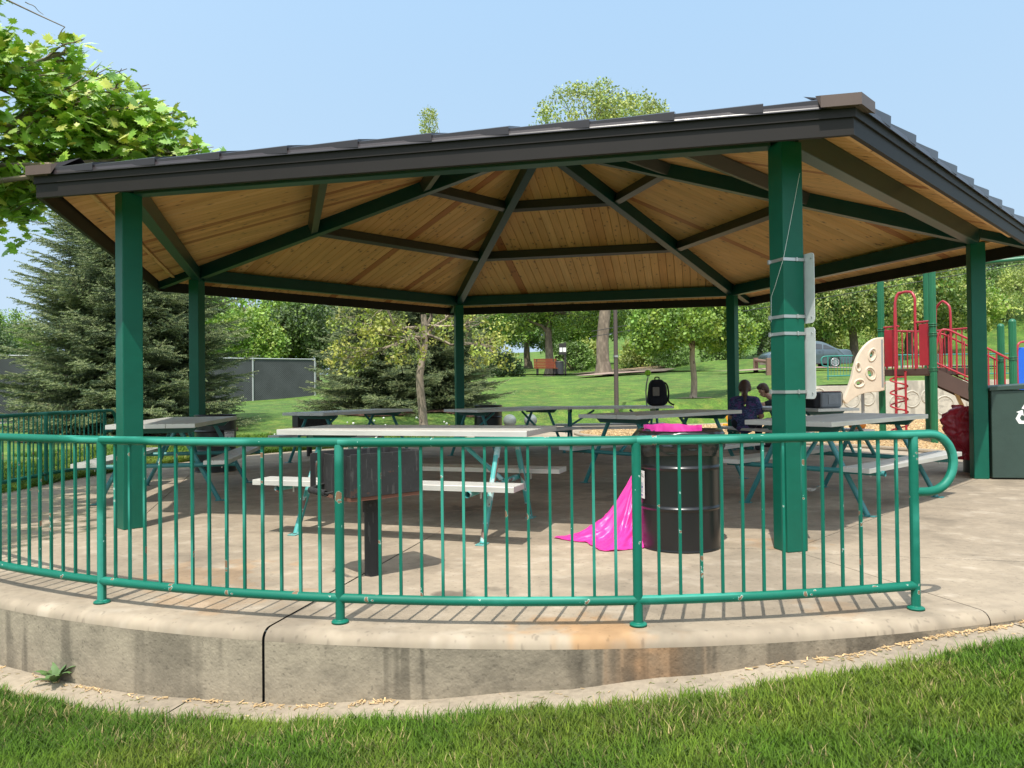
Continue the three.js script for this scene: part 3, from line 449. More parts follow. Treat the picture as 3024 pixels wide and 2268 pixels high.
{ // pink sheet inside the mouth, and the heap beside the drum
  const g = grid(40, 12, (u, v) => { const a = -1.05 + 2.1 * u + PI, r = .236 + .024 * (fbm(u * 16, v * 2, 3) - .5) + .02 * v; return [r * Math.sin(a), .72 + .158 * v + .018 * (fbm(u * 5, 4, 2) - .5), r * Math.cos(a)]; });
  const t = mesh('pink_sheet', g, M.pink); t.position.copy(W(1.10, 0, 5.69)); tag(t, 'bright pink plastic sheet stuffed in the near drum', 'plastic sheet');
  const out = []; const N = 120; const ol = [[1.0, 6.16], [.98, 5.78], [.83, 5.60], [.72, 5.55], [.55, 5.50], [.50, 5.62], [.44, 5.80], [.31, 5.90], [.22, 6.02], [.36, 6.12], [.50, 6.22], [.66, 6.32], [.86, 6.36]];
  const oc = new THREE.CatmullRomCurve3(ol.map(([x, z]) => new V3(x, 0, z)), true, 'centripetal');
  const apex = [.86, .56, 5.98];
  const h = grid(N, 34, (u, v) => {
    const q = oc.getPoint(u % 1), dx = q.x - apex[0], dz = q.z - apex[2], t = v, near = Math.exp(-((q.x - .85) ** 2 + (q.z - 5.9) ** 2) / .09);
    const e = mix(.85, 1.0, near); let rr2 = Math.pow(t, e); const n1 = fbm(q.x * 11 + 3, q.z * 11 + t * 3.1, 4) - .5, n2 = fbm(u * 22, t * 6, 3, 22, 0) - .5, n3_ = fbm(q.x * 5 + t * 4, q.z * 5 - t * 2, 3) - .5;
    let y = apex[1] * Math.pow(1 - t, mix(3.4, 1.7, near)); y += (1 - t) * t * .30 * (n1 + .35) * 1.2 + .09 * n3_ * (1 - t) ; y = Math.max(y + .05 * Math.abs(n2) * (t > .3 ? 1 : t / .3), .006 + .012 * Math.abs(n1) * 2);
    const k = rr2 * (1 + .10 * n2 * t); return [apex[0] + dx * k + .06 * n1 * t, y, -(apex[2] + dz * k + .05 * n2 * t)];
  });
  const o = mesh('plastic_heap', h, M.pink); tag(o, 'crumpled pink plastic sheet heaped on the slab beside the drum', 'plastic sheet');
  // red plastic hanging from the drum behind the right post
  const rg = grid(60, 40, (u, v) => { const a = -PI / 2 - .95 + 1.9 * u, f = fbm(u * 6, v * 5, 5) - .5, f2 = fbm(u * 20 + 4, v * 4, 3) - .5; const bul = .22 * Math.sin(Math.min(1, v * 1.15) * PI * .8 + .35) * Math.sin(u * PI), r = .31 + bul + .26 * f * Math.sin(u * PI) + .10 * f2; return [r * Math.sin(a), .87 - .70 * v + .05 * f, r * Math.cos(a)]; });
  const rgm = mesh('red_sheet', rg, M.redbag); rgm.position.copy(W(6.02, 0, 10.12)); tag(rgm, 'red plastic sheet spilling from the drum behind right post', 'plastic sheet');
}
// ---------- charcoal grills ----------
function grill(label, pos, turn, hi = true) {
  const t = thing('charcoal_grill', label, 'grill', pos, turn, 'black pedestal grills'); const L = .50, D = .40, y0 = .525, y1 = .785, th = .008;
  const box4 = mesh('fire_box', boxUV(merge([rbox(L, y1 - y0, th, .003, 0, (y0 + y1) / 2, D / 2, 1), rbox(L, y1 - y0, th, .003, 0, (y0 + y1) / 2, -D / 2, 1), rbox(th, y1 - y0 - .002, D - th, .003, L / 2 - th / 2, (y0 + y1) / 2, 0, 1), rbox(th, y1 - y0 - .012, D - th, .003, -L / 2 + th / 2, (y0 + y1) / 2 - .005, 0, 1), box(L - .02, .008, D - .02, 0, y0 + .012, 0)]), 1.5), M.grill, t);
  mesh('rusty_base', boxUV(box(L - .004, .022, D - .004, 0, y0 - .0105, 0)), M.rust, t);
  mesh('pedestal', boxUV(cyl(.047, .047, y0 - .02, 18), 1.2), M.grill, t); mesh('collar', cyl(.057, .057, .10, 18, 0, y0 - .125, 0), M.grill, t);
  for (const s of [-1, 1]) { // notched height plates with coil handles at the open end
    const sh = new THREE.Shape(); sh.moveTo(0, 0); sh.lineTo(.10, 0); sh.lineTo(.10, .235); sh.quadraticCurveTo(.10, .25, .085, .25); sh.lineTo(.02, .25); sh.quadraticCurveTo(0, .25, 0, .22); const hole = new THREE.Path(); hole.moveTo(.035, .05); hole.lineTo(.065, .05); hole.lineTo(.065, .20); hole.lineTo(.035, .20); sh.holes.push(hole); if (s === 1) { const g = new THREE.ExtrudeGeometry(sh, { depth: .008, bevelEnabled: false }); g.rotateY(PI); g.translate(-L / 2 + .012, y0 + .005, .16); mesh('notch_plate', boxUV(g), M.grill, t); } else { const g = new THREE.ExtrudeGeometry(sh, { depth: .008, bevelEnabled: false }); g.rotateY(PI); g.translate(-L / 2 + .012, y0 + .005, -.15); mesh('notch_plate', boxUV(g), M.grill, t); }
  }
  { const q = []; for (let i = 0; i <= 220; i++) { const u = i / 220, a = u * 2 * PI * 15; q.push(new V3(-L / 2 - .115 + .016 * Math.cos(a), y0 + .035 + .016 * Math.sin(a), -.10 + .22 * u)); } mesh('coil_handle', tube(q, .004, 330, 6), M.grill, t); mesh('handle_rod', tube([new V3(-L / 2 + .0, y0 + .06, -.145), new V3(-L / 2 - .08, y0 + .045, -.14), new V3(-L / 2 - .115, y0 + .035, -.10), new V3(-L / 2 - .115, y0 + .035, .12), new V3(-L / 2 - .08, y0 + .045, .155), new V3(-L / 2, y0 + .06, .155)], .006, 40, 8, false, .2), M.grill, t); }
  for (let i = 0; i < 11; i++) mesh('grate_bar', cyl(.004, .004, L - .06, 6).rotateZ(PI / 2).translate(L / 2 - .02, y1 - .05, -.15 + i * .03), M.grill, t);
  return t;
}
grill('near black charcoal grill on a pedestal behind the railing', [-.985, 0, 4.90], 40 * D2R);
grill('far black charcoal grill by the back left table', [-3.86, 0, 13.75], -150 * D2R);
// ---------- recycling bin ----------
{
  const t = thing('recycling_bin', 'dark green recycling bin with white arrows symbol beside the right post', 'recycling bin', [6.105, 0, 9.60], -11 * D2R);
  mesh('body', boxUV(rbox(.86, 1.06, .66, .012, 0, .545, 0)), M.bin, t);
  const s = new THREE.Shape([[-.35, 1.075], [.35, 1.12], [.35, 1.165], [-.33, 1.118], [-.35, 1.10]].map(v => new THREE.Vector2(v[0] * 1.28, v[1]))); const g = new THREE.ExtrudeGeometry(s, { depth: .70, bevelEnabled: true, bevelSize: .006, bevelThickness: .006, bevelSegments: 2 }); g.translate(0, 0, -.35); mesh('lid', boxUV(g), M.bin, t);
  const arrow = () => { const a = new THREE.Shape([[-.075, .028], [.0, .028], [.045, .10], [.075, .082], [.052, .165], [-.035, .145], [-.005, .128], [-.032, .085], [-.108, .085]].map(v => new THREE.Vector2(...v))); const g2 = new THREE.ShapeGeometry(a); return g2; };
  for (let k = 0; k < 3; k++) { const sh = new THREE.Shape([[-.085, .075], [-.035, .155], [.035, .155], [.075, .092], [.10, .108], [.088, .035], [.018, .06], [.043, .074], [.018, .112], [-.018, .112], [-.047, .062]].map(v => new THREE.Vector2(...v))); const g2 = new THREE.ExtrudeGeometry(sh, { depth: .002, bevelEnabled: false }); g2.rotateZ(-k * 2 * PI / 3); g2.translate(-.015, .78, .3305); mesh('recycling_arrow', g2, M.white, t); }
}
// ---------- concrete spheres, backpack, ball thrower, cooler ----------
const concM = mat({ map: tex(256, 256, (u, v) => { const a = fbm(u * 6, v * 6, 4, 6, 6), k = .7 + .6 * (a - .3); return [.20 * k, .23 * k, .22 * k]; }), roughness: .85 });
for (const [x, z, l] of [[-.50, 23.1, 'left concrete ball behind the rear drum'], [.12, 23.3, 'right concrete ball on the walkway corner']]) { const o = thing('concrete_ball', 'mottled grey ' + l, 'ball', [x, -.012, z], 0, 'concrete balls at the walkway'); mesh('sphere', new THREE.SphereGeometry(.195, 28, 20).translate(0, .20, 0), concM, o); mesh('seat_ring', new THREE.TorusGeometry(.08, .02, 8, 24).rotateX(PI / 2).translate(0, .02, 0), concM, o); }
const fab = (r, g, b) => mat({ color: lin(r, g, b), roughness: .9, map: paintT, bumpMap: paintB, bumpScale: .002 });
{
  const m = fab(.008, .009, .014), t = thing('backpack', 'black backpack with grey mesh pocket standing on the back table', 'backpack', [2.50, .80, 14.78], .1);
  const body = new RoundedBoxGeometry(.38, .50, .22, 6, .10).translate(0, .25, 0); const p = body.attributes.position; for (let i = 0; i < p.count; i++) { const y = p.getY(i), k = mix(1.06, .72, sstep(.2, .52, y)); p.setX(i, p.getX(i) * k + .012 * (fbm(y * 9, p.getZ(i) * 9, 2) - .5)); } body.computeVertexNormals(); mesh('body', boxUV(body, 2), m, t);
  mesh('mesh_pocket', boxUV(rbox(.13, .17, .03, .014, -.05, .27, .105), 3), fab(.22, .20, .17), t); mesh('lower_pocket', boxUV(rbox(.22, .15, .05, .02, -.04, .10, .105), 3), m, t);
  mesh('top_loop', tube([new V3(-.04, .49, 0), new V3(-.035, .54, 0), new V3(.035, .54, 0), new V3(.04, .49, 0)], .012, 16, 6), m, t);
  mesh('strap', tube([new V3(.10, .46, .03), new V3(.17, .40, .07), new V3(.20, .25, .08), new V3(.20, .10, .06), new V3(.25, .04, .05), new V3(.30, .012, .09)], .017, 30, 7), m, t); mesh('strap', tube([new V3(.08, .47, -.06), new V3(.19, .36, -.09), new V3(.20, .1, -.08)], .017, 20, 7), m, t);
  const b = thing('ball_thrower', 'grey ball thrower holding a lime green tennis ball behind backpack', 'ball thrower', [2.33, .80, 14.97], 0);
  mesh('wand', tube([new V3(0, 0, 0), new V3(-.015, .25, 0), new V3(0, .42, 0), new V3(.03, .55, .01)], .013, 20, 8), M.grey, b); mesh('cup', new THREE.SphereGeometry(.042, 16, 10, 0, 2 * PI, PI / 2, PI / 2).rotateZ(.5).translate(.03, .60, .01), M.grey, b); mesh('ball', new THREE.SphereGeometry(.062, 20, 14).translate(.025, .63, .012), mat({ color: lin(.36, .72, .04), roughness: .85 }), b);
  const c = thing('cooler_bag', 'soft grey and black cooler bag on the people\'s table', 'cooler bag', [4.95, .78, 12.78], 20 * D2R);
  mesh('body', boxUV(rbox(.44, .27, .28, .05, 0, .137, 0, 4), 2), fab(.22, .235, .25), c); mesh('black_side', boxUV(rbox(.16, .25, .27, .04, -.27, .13, -.02, 3), 2), fab(.01, .01, .012), c); mesh('front_pocket', boxUV(rbox(.20, .17, .02, .008, .02, .15, .138), 2), fab(.26, .275, .29), c); mesh('piping', tube([new V3(-.19, .262, .13), new V3(.19, .262, .13), new V3(.215, .22, .13), new V3(.215, .05, .13)], .006, 30, 6, false, .2), fab(.01, .01, .012), c); mesh('zip_edge', rbox(.40, .008, .012, .003, 0, .274, .125), fab(.25, .03, .05), c);
  const cup = thing('drink_cup', 'clear cup with pink lid on the people\'s table', 'cup', [4.42, .78, 13.55]); mesh('cup_body', new THREE.CylinderGeometry(.042, .032, .13, 18).translate(0, .066, 0), mat({ color: lin(.6, .6, .6), roughness: .2 }), cup); mesh('lid', new THREE.CylinderGeometry(.044, .044, .02, 18).translate(0, .14, 0), mat({ color: lin(.75, .05, .12), roughness: .4 }), cup); mesh('straw', bar(new V3(0, .14, 0), new V3(.02, .22, 0), .004, 6), mat({ color: lin(.75, .05, .12) }), cup);
  const pp = mesh('paper_scrap', grid(6, 6, (u, v) => [(u - .5) * .16, .03 + .06 * fbm(u * 4, v * 4, 3) + .05 * u * v, (v - .5) * .12]), mat({ color: lin(.7, .68, .62), side: THREE.DoubleSide, roughness: .8 })); pp.position.copy(W(3.05, 0, 8.2)); tag(pp, 'crumpled white paper on the slab under the right table', 'paper');
}
// ---------- people ----------
function sdfBody(caps, cell, pad = .04, k = .03) {              // caps: [ax,ay,az,bx,by,bz,ra,rb,(flatZ)]
  let lo = new V3(1e9, 1e9, 1e9), hi = lo.clone().negate(); for (const c of caps) { const r = Math.max(c[6], c[7]) + pad; for (const o of [0, 3]) { lo.min(new V3(c[o] - r, c[o + 1] - r, c[o + 2] - r)); hi.max(new V3(c[o] + r, c[o + 1] + r, c[o + 2] + r)); } }
  const size = hi.clone().sub(lo), S = Math.max(size.x, size.y, size.z), N = Math.min(110, Math.ceil(S / cell)), mc = new MarchingCubes(N, new THREE.MeshBasicMaterial(), false, false, 300000), mid = lo.clone().add(hi).multiplyScalar(.5); mc.isolation = 0;
  const f = mc.field; for (let z = 0; z < N; z++) for (let y = 0; y < N; y++) for (let x = 0; x < N; x++) {
    const px = mid.x + ((x - N / 2) / (N / 2)) * S / 2, py = mid.y + ((y - N / 2) / (N / 2)) * S / 2, pz = mid.z + ((z - N / 2) / (N / 2)) * S / 2; let d = 1e3;
    for (const c of caps) { const bx = c[3] - c[0], by = c[4] - c[1], bz = c[5] - c[2], l = bx * bx + by * by + bz * bz + 1e-9; let h = clamp(((px - c[0]) * bx + (py - c[1]) * by + (pz - c[2]) * bz) / l); const e = Math.hypot(px - c[0] - bx * h, py - c[1] - by * h, pz - c[2] - bz * h) - (c[6] + (c[7] - c[6]) * h); const q = clamp(.5 + .5 * (d - e) / k); d = mix(d, e, q) - k * q * (1 - q); }
    f[z * N * N + y * N + x] = -d;
  }
  mc.update(); const n = mc.count, P = mc.positionArray.slice(0, n * 3), Nn = mc.normalArray.slice(0, n * 3); for (let i = 0; i < n; i++) { P[i * 3] = mid.x + P[i * 3] * S / 2; P[i * 3 + 1] = mid.y + P[i * 3 + 1] * S / 2; P[i * 3 + 2] = mid.z + P[i * 3 + 2] * S / 2; }
  const g = new THREE.BufferGeometry(); g.setAttribute('position', new THREE.BufferAttribute(P, 3)); g.deleteAttribute('normal'); const m2 = mergeVertices(g, 1e-5); m2.computeVertexNormals(); return boxUV(m2.toNonIndexed ? m2 : m2, 1);
}
const skin = mat({ color: lin(.46, .26, .18), roughness: .55 }), hairM = mat({ color: lin(.07, .036, .022), roughness: .6, map: paintT });
function hand(x, y, z, s) { const c = [[x, y, z, x + .01 * s, y + .06, z + .01, .026, .028]]; for (let i = 0; i < 4; i++) { const o = (i - 1.5) * .019; c.push([x + .01 * s + o * .3, y + .07, z + .01 + o, x + .03 * s + o * .3, y + .105 - Math.abs(o), z + .03 + o, .010, .009], [x + .03 * s + o * .3, y + .105 - Math.abs(o), z + .03 + o, x + .045 * s, y + .09, z + .06 + o, .009, .008]); } c.push([x, y + .02, z + .02, x - .02 * s, y + .06, z + .06, .012, .009]); return c; }
function head(x, y, z, yaw, pitch, parent, female) {            // y = chin-neck joint; face looks along +z before turning
  const g = new THREE.Group(); const M4 = new THREE.Matrix4().makeRotationFromEuler(new THREE.Euler(pitch, yaw, 0, 'YXZ')).setPosition(x, y, z);
  const hd = sdfBody([[0, .13, -.01, 0, .13, .0, .083, .083], [0, .16, -.03, 0, .14, -.03, .078, .08], [0, .03, .03, 0, .06, .035, .045, .058], [0, .085, .085, 0, .075, .102, .010, .014], [-.03, .042, .062, .03, .042, .062, .012, .012], [-.084, .09, -.01, -.086, .11, -.012, .014, .018], [.084, .09, -.01, .086, .11, -.012, .014, .018], [-.05, .125, .066, .05, .125, .066, .012, .012]], .006, .02, .018).applyMatrix4(M4);
  const eyes = merge([new THREE.SphereGeometry(.009, 8, 6).translate(-.03, .108, .073), new THREE.SphereGeometry(.009, 8, 6).translate(.03, .108, .073)]).applyMatrix4(M4); const brow = merge([box(.035, .006, .008, -.03, .128, .077), box(.035, .006, .008, .03, .128, .077), box(.04, .005, .006, 0, .045, .0745)]).applyMatrix4(M4);
  const caps = female ? [[0, .165, -.02, 0, .15, -.03, .093, .094], [0, .09, -.06, 0, .05, -.07, .062, .05], [0, .06, -.10, .01, -.02, -.13, .030, .036], [.01, -.02, -.13, .01, -.14, -.125, .036, .016], [-.06, .13, 0, -.07, .08, -.03, .04, .03], [.06, .13, 0, .07, .08, -.03, .04, .03]] : [[0, .175, -.015, 0, .165, -.03, .086, .090], [0, .10, -.06, 0, .08, -.06, .062, .056], [-.05, .20, .03, .05, .20, .035, .035, .035], [-.07, .15, -.02, -.075, .12, -.03, .028, .02], [.07, .15, -.02, .075, .12, -.03, .028, .02]];
  const hr = sdfBody(caps, .008, .03, .03); const hp = hr.attributes.position; for (let i = 0; i < hp.count; i++) { const n = .006 * (fbm(hp.getX(i) * 60, hp.getY(i) * 18 + hp.getZ(i) * 40, 3) - .5) * 2; hp.setXYZ(i, hp.getX(i) * (1 + n), hp.getY(i) + n * .4, hp.getZ(i) * (1 + n)); } hr.computeVertexNormals(); hr.applyMatrix4(M4);
  mesh('hair', hr, hairM, parent); mesh('eyes', eyes, mat({ color: lin(.02, .015, .012), roughness: .3 }), parent); mesh('brows_and_mouth', brow, mat({ color: lin(.10, .045, .035), roughness: .7 }), parent); return hd;
}
const shirtT = tex(256, 256, (u, v) => { const a = fbm(u * 20, v * 46, 4, 20, 46), b = fbm(u * 7, v * 9, 3, 7, 9); return a > .56 ? [.06, .09, .20] : b > .55 ? [.10, .04, .15] : [.022, .034, .085]; });
{
  const t = thing('person', 'person with ponytail in mottled blue shirt sitting back to viewer at table', 'person', [3.87, 0, 13.72], 0); t.rotation.y = PI - .55; t.scale.set(1.07, 1.05, 1.07);
  // sits facing +z of the group
  const body = [[0, .92, 0, 0, .99, .0, .055, .05], [-.19, .85, .0, -.25, .60, .06, .05, .042], [-.25, .60, .06, -.12, .66, .30, .040, .030], [.19, .85, 0, .26, .58, .07, .05, .042], [.26, .58, .07, .13, .72, .26, .040, .030], ...hand(-.11, .66, .31, 1), ...hand(.12, .72, .28, -1), [-.10, .46, .40, -.12, .10, .36, .058, .042], [.10, .46, .40, .13, .10, .34, .058, .042]];
  const hd = head(0, .955, .02, .35, .18, t, true); mesh('body', boxUV(merge([sdfBody(body, .012), hd])), skin, t);
  mesh('shirt', boxUV(sdfBody([[0, .46, 0, 0, .60, -.01, .165, .160], [-.10, .60, 0, -.12, .84, 0, .10, .085], [.10, .60, 0, .12, .84, 0, .10, .085], [0, .88, 0, -.17, .85, 0, .07, .065], [0, .88, 0, .17, .85, 0, .07, .065], [-.18, .85, 0, -.235, .68, .04, .070, .066], [.18, .85, 0, .24, .66, .045, .070, .066], [-.09, .50, -.02, .09, .50, -.02, .13, .13]], .014), 2.4), mat({ map: shirtT, roughness: .9 }), t);
  mesh('trousers', boxUV(sdfBody([[-.09, .49, -.03, .09, .49, -.03, .125, .125], [-.10, .49, .03, -.11, .49, .40, .092, .07], [.10, .49, .03, .11, .49, .40, .092, .07], [-.11, .49, .40, -.12, .26, .38, .068, .058], [.11, .49, .40, .12, .26, .37, .068, .058]], .014), 1), fab(.006, .009, .018), t);
  for (const [x, z] of [[-.12, .38], [.13, .36]]) mesh('shoe', sdfBody([[x, .055, z - .05, x, .045, z + .14, .050, .038], [x, .03, z - .06, x, .025, z + .15, .03, .025]], .010), fab(.05, .05, .055), t);
}
{
  const t = thing('person', 'dark haired person in black shirt leaning over the far side of table', 'person', [4.95, 0, 14.62], 0); t.rotation.y = -PI / 2 - .35;
  const hd = head(0, .97, .40, -.5, .55, t, false);
  const body = [[0, .88, .26, 0, .98, .38, .06, .052], [-.19, .86, .22, -.27, .78, .44, .05, .042], [-.27, .78, .44, -.10, .82, .60, .040, .032], [.19, .86, .22, .27, .80, .44, .05, .042], [.27, .80, .44, .12, .82, .62, .040, .032], ...hand(-.08, .81, .60, 1), ...hand(.11, .81, .62, -1), [-.10, .44, .38, -.12, .10, .36, .055, .042], [.10, .44, .38, .13, .10, .34, .055, .042]];
  mesh('body', boxUV(merge([sdfBody(body, .012), hd])), skin, t);
  mesh('shirt', boxUV(sdfBody([[0, .46, -.02, 0, .62, .04, .15, .15], [-.09, .62, .05, -.11, .84, .20, .10, .085], [.09, .62, .05, .11, .84, .20, .10, .085], [0, .88, .23, -.17, .86, .21, .07, .066], [0, .88, .23, .17, .86, .21, .07, .066], [-.18, .86, .21, -.25, .80, .38, .068, .062], [.18, .86, .21, .25, .81, .38, .068, .062]], .014), 2), fab(.007, .007, .011), t);
  mesh('trousers', boxUV(sdfBody([[-.09, .47, -.04, .09, .47, -.04, .12, .12], [-.10, .47, .02, -.11, .47, .38, .09, .07], [.10, .47, .02, .11, .47, .38, .09, .07], [-.11, .47, .38, -.12, .14, .36, .066, .055], [.11, .47, .38, .12, .14, .35, .066, .055]], .014), 1), fab(.03, .028, .03), t);
  for (const x of [-.12, .13]) mesh('shoe', sdfBody([[x, .055, .32, x, .045, .50, .050, .038], [x, .03, .31, x, .025, .51, .03, .025]], .010), fab(.05, .05, .055), t);
}
// ---------- playground climbing frame ----------
{
  const ox = 8.3, oz = 15.8, t = thing('climbing_frame', 'red and green playground climbing frame on the wood chips', 'playground', [ox, 0, oz]);
  const L = (x, y, z) => new V3(x - ox, y, -(z - oz));
  const C = [7.90, 15.0], A = [7.45, 16.2], B = [8.65, 16.65], D = [9.10, 15.45], E = [9.16, 14.55], F = [9.66, 15.72];
  const fl = (r, h) => { const s = new THREE.Shape(); for (let i = 0; i <= 48; i++) { const a = i / 48 * 2 * PI, q = r - (i % 4 === 0 ? .006 : 0); i ? s.lineTo(q * Math.cos(a), q * Math.sin(a)) : s.moveTo(q, 0); } const g = new THREE.ExtrudeGeometry(s, { depth: h, bevelEnabled: false }); return g.rotateX(-PI / 2); };
  const pgTall = fl(.066, 3.85), pgShort = fl(.066, 2.30);
  const post = (p, tall) => { const o = mesh('post', (tall ? pgTall : pgShort).clone(), M.play, t), q = L(p[0], 0, p[1]); o.position.copy(q); if (!tall) mesh('dome_cap', new THREE.SphereGeometry(.067, 16, 8, 0, 2 * PI, 0, PI / 2).translate(0, 2.30, 0), M.play, o); for (const y of tall ? [1.44, 2.12, 2.30] : [1.02, 1.62]) for (const d of [-.02, .02]) mesh('clamp_ring', new THREE.TorusGeometry(.072, .010, 6, 20).rotateX(PI / 2).translate(0, y + d, 0), M.play, o); return o; };
  for (const p of [A, B, C, D]) post(p, true); post(E, false); post(F, false);
  const pipe = (name, pts, r = .021, m = M.red, seg = 0, ten = .3) => mesh(name, boxUV(pts.length === 2 ? bar(pts[0], pts[1], r, 10) : tube(pts, r, seg || pts.length * 10, 10, false, ten)), m, t);
  // deck and its edges
  { const s = [A, B, D, C].map(p => L(p[0], 0, p[1])); const sh = new THREE.Shape(s.map(v => new THREE.Vector2(v.x, -v.z))); const g = new THREE.ExtrudeGeometry(sh, { depth: .12, bevelEnabled: true, bevelSize: .01, bevelThickness: .01, bevelSegments: 1 }); g.rotateX(-PI / 2); g.translate(0, 1.34, 0); mesh('deck', boxUV(g), M.brown, t); }
  const bars = (p, q, y0, y1, n, skip = []) => { const a = L(p[0], 0, p[1]), b = L(q[0], 0, q[1]); pipe('rail', [a.clone().lerp(b, .06).setY(y1), a.clone().lerp(b, .94).setY(y1)]); for (let i = 0; i < n; i++) { const u = .12 + .76 * i / (n - 1); if (skip.includes(i)) continue; const m = a.clone().lerp(b, u); pipe('rail_bar', [m.clone().setY(y0), m.clone().setY(y1)], .014); } };
  bars(A, B, 1.48, 2.28, 8); bars(B, D, 1.48, 2.28, 8);
  // face towards the slab: solid panels either side of the two hoops
  const onAC = (u, y, o = 0) => { const x = mix(A[0], C[0], u) - .94 * o, z = mix(A[1], C[1], u) - .35 * o; return L(x, y, z); };
  const panel = (u0, u1, y0, y1) => { const a = onAC(u0, 0), b = onAC(u1, 0), d = b.clone().sub(a); const g = rbox(d.length(), y1 - y0, .025, .006, 0, (y0 + y1) / 2, 0); g.rotateY(Math.atan2(-d.z, d.x)); const m = a.clone().add(b).multiplyScalar(.5); g.translate(m.x, 0, m.z); return mesh('panel', boxUV(g), M.red, t); };
  panel(.07, .26, 1.52, 2.28); panel(.75, .93, 1.52, 2.34);
  pipe('rail', [onAC(.06, 2.34), onAC(.36, 2.34)]); pipe('rail', [onAC(.66, 2.38), onAC(.94, 2.38)]);
  for (const u of [.10, .32, .68, .90]) pipe('rail_bar', [onAC(u, 1.47), onAC(u, 2.36)], .014);
  pipe('hoop', [onAC(.30, 1.46), onAC(.30, 2.6), onAC(.30, 2.86), onAC(.36, 2.99), onAC(.5, 3.02), onAC(.62, 2.99), onAC(.68, 2.86), onAC(.68, 2.6), onAC(.68, 1.46)], .027, M.red, 70);
  const B2 = (u, y) => { const q = onAC(u, y, -1.0); return q; };
  pipe('hoop', [B2(.36, 1.46), B2(.36, 2.5), B2(.38, 2.74), B2(.5, 2.86), B2(.62, 2.74), B2(.64, 2.5), B2(.64, 1.46)], .024, M.red, 60);
  // spiral climber and ladder in front of the opening
  { const p0 = onAC(.36, 0, .10); pipe('climber_pole', [p0.clone().setY(0), p0.clone().setY(2.6), p0.clone().setY(2.98).lerp(onAC(.4, 2.98), .45), onAC(.42, 3.02)], .026, M.red, 60); const q = []; for (let i = 0; i <= 120; i++) { const a = i / 120 * 2 * PI * 5.2; q.push(new V3(p0.x + .16 * Math.cos(a) + .06, .05 + 1.36 * i / 120, p0.z + .16 * Math.sin(a))); } pipe('spiral', q, .017, M.red, 260); const p1 = onAC(.52, 0, .06); pipe('ladder_side', [p1.clone().setY(0), p1.clone().setY(1.4)], .022); for (let i = 0; i < 6; i++) pipe('rung', [p0.clone().setY(.2 + i * .22), p1.clone().setY(.2 + i * .22)], .013); }
  // sloping ramp to the right with side panels and bars
  const ramp = (u, o, y) => { const x = mix(C[0], E[0], u) + o * .5, z = mix(C[1], E[1], u) + o * 1.15; return L(x, y, z); };
  for (const o of [0, 1]) {
    const a = ramp(.03, o, 0), b = ramp(.97, o, 0), yA = 1.44, yB = .78; const pp = []; for (const [v, y] of [[a, yA - .30], [b, yB - .30], [b, yB + .02], [a, yA + .02]]) pp.push([v, y]); const th = new V3(0, 0, o ? .03 : -.03); const pos = []; for (const k of [0, 1]) for (const [v, y] of pp) pos.push(v.x, y, v.z + k * th.z); const g = geo(pos, [0, 1, 2, 0, 2, 3, 4, 6, 5, 4, 7, 6, 3, 2, 6, 3, 6, 7, 0, 4, 5, 0, 5, 1, 0, 3, 7, 0, 7, 4, 1, 5, 6, 1, 6, 2]); mesh('ramp_side', boxUV(toCreasedNormals(g, .3)), M.brown, t);
    pipe('rail', [ramp(.03, o, 1.62), ramp(.06, o, 2.06), ramp(.12, o, 2.20), ramp(.25, o, 2.16), ramp(.94, o, 1.62), ramp(.985, o, 1.50), ramp(.99, o, .85)], .021, M.red, 80, .25); pipe('rail', [ramp(.04, o, 1.56), ramp(.98, o, .90)], .018);
    for (let i = 0; i < 9; i++) { const u = .10 + .10 * i; pipe('rail_bar', [ramp(u, o, mix(1.53, .91, u)), ramp(u, o, mix(2.24, 1.58, u))], .013); }
  }
  { const g = grid(10, 1, (u, v) => { const q = ramp(u, v, mix(1.42, .74, u)); return [q.x, q.y, q.z]; }); mesh('ramp_floor', boxUV(g), M.brown, t); }
  { const s = grid(14, 8, (u, v) => { const q = ramp(mix(.30, .62, u), .25 + .5 * v, 0); const dip = -.12 * Math.sin(v * PI); return [q.x, mix(1.12, .10, Math.pow(u, .9)) + dip, q.z]; }); mesh('slide_chute', boxUV(s), mat({ color: lin(.52, .33, .14), map: paintT, roughness: .5, side: THREE.DoubleSide }), t); }
  // crossbeams between the tall posts
  pipe('crossbeam', [L(A[0], 3.78, A[1]), L(B[0], 3.78, B[1])], .045, M.play); pipe('crossbeam', [L(B[0], 3.78, B[1]), L(D[0], 3.78, D[1])], .045, M.play); pipe('crossbeam', [L(B[0], 3.66, B[1]), L(D[0] + 1.2, 3.70, D[1] + .3)], .05, M.play);
  // blue roller panel at the low end
  { const g = rbox(.42, .95, .05, .02, 0, 0, 0); const q = L(9.60, 1.36, 14.78); g.translate(q.x, q.y, q.z); mesh('blue_panel', g, M.blue, t); pipe('hoop', [L(9.34, .8, 14.70), L(9.34, 1.78, 14.70), L(9.42, 1.93, 14.72), L(9.78, 1.93, 14.78), L(9.86, 1.78, 14.8), L(9.86, .8, 14.8)], .021, M.red, 50); }
